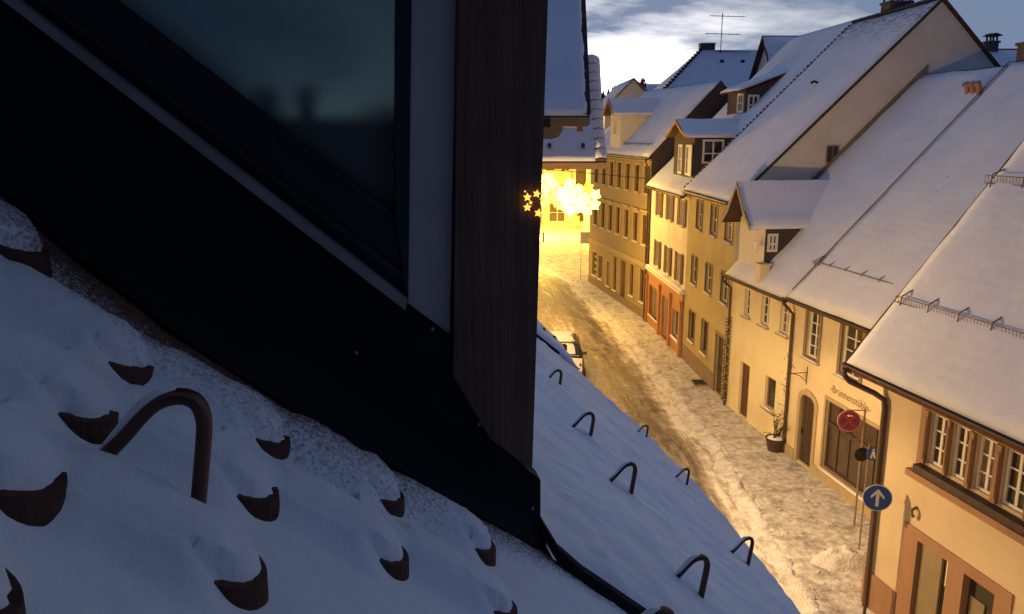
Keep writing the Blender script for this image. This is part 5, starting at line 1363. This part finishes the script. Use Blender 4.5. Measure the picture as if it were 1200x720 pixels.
cb = MB(); cb.prism([L3a(.0, 16.42, 10.74), L3a(.0, 16.42, 10.46), L3a(.80, 16.42, 10.46), L3a(.92, 16.42, 10.50), L3a(.99, 16.42, 10.60), L3a(1.0, 16.42, 10.74)], (0, .9, 0)); cb.build('corbel', 'pale_wood', ra)
MB().prism([L3a(.62, 16.30, 10.69), L3a(.75, 16.30, 10.69), L3a(.75, 16.30, 10.84), L3a(.62, 16.30, 10.84)], (0, .06, 0)).build('rafter_end', 'dark_wood', ra)
MB().prism([L3a(1.30, 16.45, 10.60), L3a(1.40, 16.45, 10.60), L3a(1.40, 16.45, 10.74), L3a(1.30, 16.45, 10.74)], (0, .3, 0)).build('bracket', 'pale_wood', ra)
k = 0
for i in range(12):
    t = .02 + la * i / 12
    c = Vector(L3a(1.53, 16.4, 10.90)) + da * t
    v0 = c + na * .02; ax = Vector((1, 0, 0))
    m = MB(); w2_ = .16; l_ = la / 12 * 1.10
    p0 = c - ax * w2_ + na * .015; p1 = c + ax * .02 + na * .015
    m.prism([tuple(p0 + na * .035), tuple(p1 + na * .035), tuple(p1 + da * l_ + na * .012), tuple(p0 + da * l_ + na * .012)], tuple(-na * .03)); m.build('verge_tile', 'dark_tile', roa)
rb, rob, L3b, db, nb_, lb = proj_gable('farther projecting gable whose eave hangs over the star lights', .45, 2.55, 22.3, 9.80, 24.6, 12.68, 7.7, .012, False)
for i in range(11):
    t = lb * i / 11; l_ = lb / 11
    c = Vector(L3b(2.55 - .012 * i, 22.3, 9.80)) + db * t
    m = MB(); n = 6
    prof = [(-.30 + .32 * j / n, .055 + .06 * math.sin(math.pi * j / n)) for j in range(n + 1)]
    vs = [tuple(c + Vector((x, 0, 0)) + nb_ * (h + .05)) for x, h in prof] + [tuple(c + db * (l_ * 1.05) + Vector((x * .93, 0, 0)) + nb_ * h) for x, h in prof] + [tuple(c + Vector((x, 0, 0)) + nb_ * .0) for x, h in prof]
    k = n + 1
    fs = [(j, j + 1, k + j + 1, k + j) for j in range(n)] + [(2 * k + j, 2 * k + j + 1, j + 1, j) for j in range(n)]
    m.add(vs, fs); to = m.build('verge_tile', 'dark_tile', rob)
    # its own pad of snow
    vs2 = [tuple(c + db * .035 + Vector((x * .97 - .003, 0, 0)) + nb_ * (h + .085 * (1 if 0 < j < n else .6))) for j, (x, h) in enumerate(prof)] + [tuple(c + db * (l_ * 1.0) + Vector((x * .93, 0, 0)) + nb_ * (h + .06)) for x, h in prof] + [tuple(c + db * .035 + Vector((x * .97 - .003, 0, 0)) + nb_ * (h + .03)) for x, h in prof]
    MB().add(vs2, fs).build('snow_cap', 'snow', to, smooth=True)
for x, t in ((1.35, 1.02), (1.02, .38), (1.93, .38), (1.75, 1.45)):
    c = Vector(L3b(x, 22.3, 9.80)) + db * t
    MB().prism([tuple(c + Vector((-.045, 0, 0)) + nb_ * .05), tuple(c + Vector((.045, 0, 0)) + nb_ * .05), tuple(c + Vector((.045, 0, 0)) + nb_ * .17), tuple(c + Vector((-.045, 0, 0)) + nb_ * .17)], tuple(db * .12)).build('roof_hook', 'dark_tile', rob)
# more houses of our row, hidden by the post except from a step aside
simple_gable('plain house of the left row beyond the projecting gables', -9, .0, 28.2, 40.0, 7.6, 11.6, wallm='plaster_cream', seed=91)
simple_gable('far plain house at the left bend of the street', -10, -1.6, 41.0, 52.0, 7.6, 11.4, wallm='plaster_peach', seed=92)

# ------------------------------------------------------------------ street lamps on our side
def street_lamp(label, x, y, z, power, rz=0.0, arm=.45, col=(1, .54, .15), up=.78):
    o = thing('street_lamp', label, 'street lamp', (x, y, z), rz, 'wall lanterns of the left row')
    MB().tube([(-arm, 0, .35), (-arm, 0, -.15)], .03, 6).tube([(-arm, 0, .2), (-.15, 0, .42), (0, 0, .36)], .02, 6).build('arm', 'iron', o)
    MB().lathe([(.03, .36), (.05, .33), (.17, .24), (.18, .21)], 10).build('hood', 'iron', o)
    g = MB().lathe([(.14, .205), (.15, .10), (.10, -.06), (.03, -.08)], 10).build('globe', 'lamp_glow', o)
    for kind, e in (('SPOT', power), ('POINT', power * up)):
        d_ = bpy.data.lights.new('lamp_light', kind); d_.energy = e; d_.color = col; d_.shadow_soft_size = .12
        if kind == 'SPOT': d_.spot_size = R(172); d_.spot_blend = .22
        l_ = bpy.data.objects.new('lamp_light', d_); COL.objects.link(l_); l_.parent = o; l_.location = (0, 0, -.20)
    return o
street_lamp('wall lantern on the near projecting gable house, hidden behind the post', .45, 20.0, 5.9, 2650, arm=.2, col=(1, .65, .29))
street_lamp('wall lantern on the plain left-row house beyond the gables', .42, 34.0, 5.6, 500)
street_lamp('wall lantern under the eave of the own house', 2.16, 8.9, 4.3, 350, YAW, col=(1, .67, .34))
street_lamp('wall lantern at the left bend of the street', -2.2, 63, 5.4, 3500, col=(1, .58, .08))
street_lamp('wall lantern on the low lit house beside the far square', .2, 84.0, 5.4, 15000, col=(1, .58, .08))

# ------------------------------------------------------------------ Christmas star lights across the street
random.seed(3)
sm = star_mesh(.36, .66, .22)
proto = None; smesh = None
wy = 45.0
def motif(x, z, k, lab):
    global smesh, rmesh
    o = thing('star_light_motif', lab, 'star lights', (x, wy, z), 0, 'illuminated star rings over the street')
    pts = [(0, 0)] + [(.62 * math.cos(2 * math.pi * i / 7 + k), .62 * math.sin(2 * math.pi * i / 7 + k)) for i in range(7)]
    for i, (a, c) in enumerate(pts):
        if smesh is None:
            s_ = sm.build('star', 'star_light', o); smesh = s_.data; rmesh = s_.data.copy(); rmesh.materials.clear(); rmesh.materials.append(M['star_rim'])
        else:
            s_ = bpy.data.objects.new('star', rmesh if i and (i + int(k * 10)) % 3 == 0 else smesh); COL.objects.link(s_); s_.parent = o
        s_.location = (a, .05 * (i % 3), c); s_.rotation_euler = (0, .3 * i + k, 0)
    MB().tube([(.62 * math.cos(2 * math.pi * i / 20), .12, .62 * math.sin(2 * math.pi * i / 20)) for i in range(21)], .02, 5).tube([(0, .12, .6), (0, .12, 8.75 - .09 * x * 1 - z)], .015, 5).build('frame', 'iron', o)
motif(1.72, 7.55, .2, 'leftmost and highest ring of glowing stars beside the post')
motif(2.72, 7.42, .7, 'second ring of glowing stars from the post')
motif(3.30, 6.95, .1, 'lowest middle ring of glowing stars above the lit road')
motif(4.02, 6.95, .4, 'right ring of glowing stars next to the long beige house')
sl = bpy.data.lights.new('star_glow', 'POINT'); sl.energy = 2600; sl.color = (1, .58, .11); sl.shadow_soft_size = .9
slo = bpy.data.objects.new('star_glow', sl); COL.objects.link(slo); slo.location = (2.9, wy - .3, 6.5)      # the light the star lamps give
wr = MB().tube([(x, wy + .12, 8.75 - .09 * x) for x in (0, 2, 4, 6, 7.9)], .02, 5).build('cable', 'iron'); tag(wr, 'thin cable across the street that carries the glowing star rings', 'cable')

# ------------------------------------------------------------------ parked car under snow
car = thing('parked_car', 'dark car parked on the left of the road with snow on roof, windscreen and bonnet', 'car', (2.26, 35.4, ZR + .01), R(-2)); car.scale = (1.1, 1.1, 1.08)
ST = [(-2.05, .62, .35, .58, .66), (-1.95, .78, .24, .66, .76), (-1.6, .84, .20, .74, .86), (-1.0, .86, .18, .80, .93), (0, .87, .18, .84, .96), (1.1, .87, .18, .85, .97), (1.7, .85, .20, .84, .96), (2.0, .78, .26, .80, .90), (2.08, .66, .36, .7, .8)]
vs = []; fs = []
for y, hw, z0, z1, z2 in ST:
    vs += [(-hw * .92, y, z0), (-hw, y, z0 + .12), (-hw, y, z1 - .06), (-hw * .96, y, z1 + .02), (-hw * .82, y, z2 - .02), (-hw * .4, y, z2 + .02), (0, y, z2 + .03), (hw * .4, y, z2 + .02), (hw * .82, y, z2 - .02), (hw * .96, y, z1 + .02), (hw, y, z1 - .06), (hw, y, z0 + .12), (hw * .92, y, z0)]
k = 13
for i in range(len(ST) - 1):
    for j in range(k): fs.append((i * k + j, i * k + (j + 1) % k, (i + 1) * k + (j + 1) % k, (i + 1) * k + j))
fs += [tuple(range(k - 1, -1, -1)), tuple((len(ST) - 1) * k + j for j in range(k))]
body = MB().add(vs, fs).build('body', 'car_paint', car, smooth=True)
CB = [(-1.05, .74, .95, .99), (-.45, .64, .95, 1.36), (-.25, .61, .95, 1.43), (.5, .62, .95, 1.47), (1.2, .60, .95, 1.42), (1.75, .62, .95, 1.22), (1.95, .66, .93, 1.0)]
vs = []; fs = []
for y, hw, z0, z1 in CB: vs += [(-.80, y, z0), (-(hw + .80) / 2, y, (z0 + z1) / 2), (-hw, y, z1 - .03), (-hw * .7, y, z1), (hw * .7, y, z1), (hw, y, z1 - .03), ((hw + .80) / 2, y, (z0 + z1) / 2), (.80, y, z0)]
k = 8
for i in range(len(CB) - 1):
    for j in range(k - 1): fs.append((i * k + j, i * k + j + 1, (i + 1) * k + j + 1, (i + 1) * k + j))
fs += [tuple(range(k - 1, -1, -1)), tuple((len(CB) - 1) * k + j for j in range(k))]
cab = MB().add(vs, fs).build('cabin', 'car_paint', car, smooth=True)
def carquad(name, pts, m, off=.012, par=cab):
    p = [Vector(q) for q in pts]; nrm = (p[1] - p[0]).cross(p[2] - p[0]).normalized() * off
    return MB().prism([tuple(q + nrm) for q in p], tuple(-nrm * .6)).build(name, m, par)
carquad('windscreen', [(-.68, -1.0, 1.02), (.68, -1.0, 1.02), (.58, -.40, 1.375), (-.58, -.40, 1.375)], 'pane', .03)
for sx in (1, -1):
    for y0, y1 in ((-.55, .38), (.48, 1.35)):
        q = [(sx * .79, y0 - (.25 if y0 < 0 else 0), 1.0), (sx * .79, y1, 1.0), (sx * .665, y1 - .08, 1.36), (sx * .665, y0 + .12, 1.34)]
        carquad('side_window', q if sx > 0 else q[::-1], 'pane', .02)
    MB().add([(sx * x, y, z) for x, y, z in ((.80, -.72, .98), (.98, -.70, .98), (1.0, -.68, 1.10), (.82, -.66, 1.10), (.80, -.60, .98), (.98, -.58, .98), (1.0, -.58, 1.10), (.82, -.58, 1.10))], [(0, 1, 2, 3), (4, 7, 6, 5), (0, 4, 5, 1), (1, 5, 6, 2), (2, 6, 7, 3), (3, 7, 4, 0)]).build('wing_mirror', 'car_paint', body)
    MB().prism([(sx * .45, -2.06, .60), (sx * .72, -1.99, .60), (sx * .74, -1.97, .74), (sx * .50, -2.03, .72)], (0, .05, .0)).build('headlight', 'sign_white', body)
MB().box(-.40, .40, -2.10, -2.03, .44, .60).build('grille', 'rubber', body)
for j in range(3): MB().box(-.39, .39, -2.115, -2.10, .46 + .05 * j, .475 + .05 * j).build('grille_bar', 'grey_metal', body)
MB().box(-.26, .26, -2.10, -2.06, .30, .41).build('number_plate', 'sign_white', body)
MB().box(-.80, .80, -2.08, -1.95, .22, .40).build('bumper', 'car_paint', body)
for sx in (-1, 1):
    for y in (-1.3, 1.3):
        wv = MB().lathe([(.20, -.09), (.29, -.09), (.31, -.05), (.31, .05), (.29, .09), (.20, .09)], 20).build('wheel', 'rubber', car); wv.matrix_basis = Matrix.Translation((sx * .80, y, .31)) @ Matrix.Rotation(R(90), 4, 'Y')
        MB().lathe([(.19, -.095), (.19, .095)], 14).build('rim', 'grey_metal', wv)
def carsnow(pts, h, nx=10, ny=10, seed=0):
    (p00, p10, p11, p01) = [Vector(p) for p in pts]; vs = []; fs = []
    for i in range(nx + 1):
        for j in range(ny + 1):
            u, v = i / nx, j / ny; e = min(1, 5 * min(u, 1 - u, v, 1 - v)) ** .6
            p = (p00 * (1 - u) + p10 * u) * (1 - v) + (p01 * (1 - u) + p11 * u) * v
            crown = .05 * (1 - (2 * u - 1) ** 2)
            vs.append((p.x, p.y, p.z + crown * e + h * e + .02 * e * fbm(p.x * 3 + seed, p.y * 3)))
    for i in range(nx):
        for j in range(ny): a = i * (ny + 1) + j; fs.append((a, a + ny + 1, a + ny + 2, a + 1))
    return MB().add(vs, fs).build('snow', 'snow', car, smooth=True)
carsnow([(-.62, -.38, 1.36), (.62, -.38, 1.36), (.62, 1.7, 1.30), (-.62, 1.7, 1.30)], .10, seed=1)
carsnow([(-.72, -1.95, .72), (.72, -1.95, .72), (.78, -1.08, .92), (-.78, -1.08, .92)], .075, seed=2)
carsnow([(-.70, -1.02, 1.0), (.66, -1.02, 1.0), (.57, -.40, 1.36), (-.60, -.40, 1.36)], .05, seed=3)

# ------------------------------------------------------------------ signs
def disc(mb, cx, cz, r_, y0, y1, n=32): return mb.prism([(cx + r_ * math.cos(2 * math.pi * k / n), y0, cz + r_ * math.sin(2 * math.pi * k / n)) for k in range(n)], (0, y1 - y0, 0))
sp = thing('traffic_sign', 'blue round sign with a white upright arrow on a thin pole', 'road sign', (7.80, 16.05, 0))
MB().tube([(0, .06, 0), (0, .06, 3.28)], .035, 10).build('pole', 'pipe', sp)
sgo = disc(MB(), 0, 2.96, .30, 0, .012).build('sign_plate', 'sign_white', sp); disc(MB(), 0, 2.96, .283, -.004, -.0005).build('sign_face', 'sign_blue', sgo)
MB().prism([(x, -.008, 2.96 + z) for x, z in ((-.032, -.19), (.032, -.19), (.032, .10), (.0, .10), (-.032, .10))], (0, .003, 0)).prism([(x, -.0085, 2.96 + z) for x, z in ((0, .21), (.135, .045), (.135, -.02), (.0, .115))], (0, .003, 0)).prism([(x, -.0085, 2.96 + z) for x, z in ((0, .21), (0, .115), (-.135, -.02), (-.135, .045))], (0, .003, 0)).build('arrow', 'sign_white', sgo)
for z in (2.82, 3.1): MB().box(-.06, .06, .012, .10, z - .015, z + .015).build('clamp', 'grey_metal', sgo)
sgo.rotation_euler = (0, 0, R(-14))
np_ = thing('traffic_sign', 'red-rimmed no-stopping sign on the taller pole beside the inn window', 'road sign', (9.42, 20.5, 0))
MB().tube([(0, .05, 0), (0, .05, 3.36)], .028, 10).tube([(0, .05, 3.34), (-.5, .05, 3.34)], .016, 8).tube([(0, .05, 2.52), (-.36, .05, 2.52)], .014, 8).build('pole', 'stone_trim', np_)
nps = disc(MB(), -.40, 3.03, .30, 0, .012).build('sign_plate', 'sign_white', np_)
disc(MB(), -.40, 3.03, .292, -.004, -.0005).build('red_rim', 'sign_red', nps); disc(MB(), -.40, 3.03, .238, -.008, -.0045).build('sign_face', 'sign_dim', nps)
MB().prism([(-.40 + a, -.012, 3.03 + b) for a, b in ((-.185, -.145), (-.145, -.185), (.185, .145), (.145, .185))], (0, .003, 0)).prism([(-.40 + a, -.0125, 3.03 + b) for a, b in ((-.185, .145), (.145, -.185), (.185, -.145), (-.145, .185))], (0, .003, 0)).build('red_cross', 'sign_red', nps)
MB().prism([(-.40 + a, -.014, 3.03 + b) for a, b in ((-.075, .15), (-.02, .19), (-.02, .165), (.075, .165), (.075, .135), (-.02, .135), (-.02, .11))], (0, .002, 0)).build('arrow', 'sign_white', nps)
nps.rotation_euler = (0, 0, R(-10))
tw_ = thing('traffic_sign', 'small dark blue round sign with a pale figure, beside the red-rimmed sign', 'road sign', (9.17, 19.2, 0))
MB().tube([(-.16, .05, 0), (-.16, .05, 2.9)], .022, 8).build('pole', 'stone_trim', tw_)
sf2 = disc(MB(), -.06, 2.66, .185, 0, .010).build('sign_plate', 'sign_blue', tw_)
MB().prism([(-.06 + a, -.004, 2.66 + b) for a, b in ((-.07, -.12), (-.03, -.12), (.0, -.02), (.03, -.12), (.07, -.12), (.03, .06), (.0, .075), (-.03, .06))], (0, .003, 0)).build('figure', 'sign_white', sf2)
disc(MB(), -.06, 2.77, .025, -.004, -.001, 12).build('figure_head', 'sign_white', sf2)
disc(MB(), -.30, 2.60, .185, .10, .11).build('sign_back', 'iron', tw_)

# ------------------------------------------------------------------ potted climber at the corner of the pale yellow house
pp = thing('potted_climber', 'bare climbing plant in a tub trained up the downpipe of the inn', 'plant', (8.95, 25.95, 0), R(-8))
MB().lathe([(.24, 0), (.33, .42), (.35, .46), (.31, .46), (.30, .40)], 18).build('tub', 'dark_door', pp)
sn = MB().lathe([(.30, .42), (.22, .47), (.1, .49), (.01, .495)], 14).build('snow_cap', 'snow', pp)
random.seed(17)
st_ = MB()
def grow(p, d, l, r0, depth):
    pts = [p]; d = d.normalized()
    for i in range(5):
        d = (d + Vector((random.uniform(-.35, .35), random.uniform(-.3, .3), random.uniform(-.1, .35)))).normalized(); pts.append(pts[-1] + d * l / 5)
    st_.tube(pts, [r0 * (1 - i / 6.5) for i in range(6)], 4)
    if depth:
        for q in range(3): grow(random.choice(pts[1:]), Vector((random.uniform(-1, 1), random.uniform(-.9, .1), random.uniform(-.2, .8))), l * .55, r0 * .5, depth - 1)
for q in range(5): grow(Vector((random.uniform(-.1, .1), random.uniform(-.1, .1), .42)), Vector((random.uniform(-.3, .6), random.uniform(-.2, .2), 1)), .8, .028, 2)
for z in range(12):
    a = z * .30 + .7; grow(Vector((.33, -.05, a)), Vector((random.uniform(-1, 1), random.uniform(-.5, .1), random.uniform(.1, .9))), .42 if z > 2 else .55, .012, 1)
st_.tube([(.05, 0, .4), (.2, -.03, .8), (.33, -.06, 1.1), (.30, -.06, 1.9), (.36, -.06, 2.8), (.31, -.06, 4.0)], [.025, .022, .02, .017, .013, .006], 5)
st_.build('stems', 'twig', pp)
lf = MB()
for i in range(130):
    z = random.uniform(.5, 1.25) if i < 70 else random.uniform(1, 3.9); q = Vector(((.05 + .25 * min(1, z / 1.2)) + random.gauss(0, .13), random.gauss(-.05, .1), z)); d_ = Vector((random.uniform(-1, 1), random.uniform(-1, 1), random.uniform(-1, .3))) * .06; e_ = Vector((random.uniform(-1, 1), random.uniform(-1, 1), random.uniform(-1, 1))) * .025
    lf.add([tuple(q - e_), tuple(q + d_ * .5 + e_), tuple(q + d_), tuple(q + d_ * .5 - e_)], [(0, 1, 2, 3)])
lf.build('leaves', 'leaf', pp)
# small grating / box on the pavement by the ochre house
bx = thing('cellar_hatch', 'small dark cellar hatch in the snowy pavement by the ochre house', 'hatch', (8.15, 33.5, 0))
MB().box(-.32, .40, -.35, .35, -.05, .03).build('cover', 'iron', bx)
MB().box(-.36, -.32, -.39, .39, -.05, .05).box(-.32, .40, .35, .39, -.05, .05).box(-.32, .40, -.39, -.35, -.05, .05).build('rim', 'stone_trim', bx)
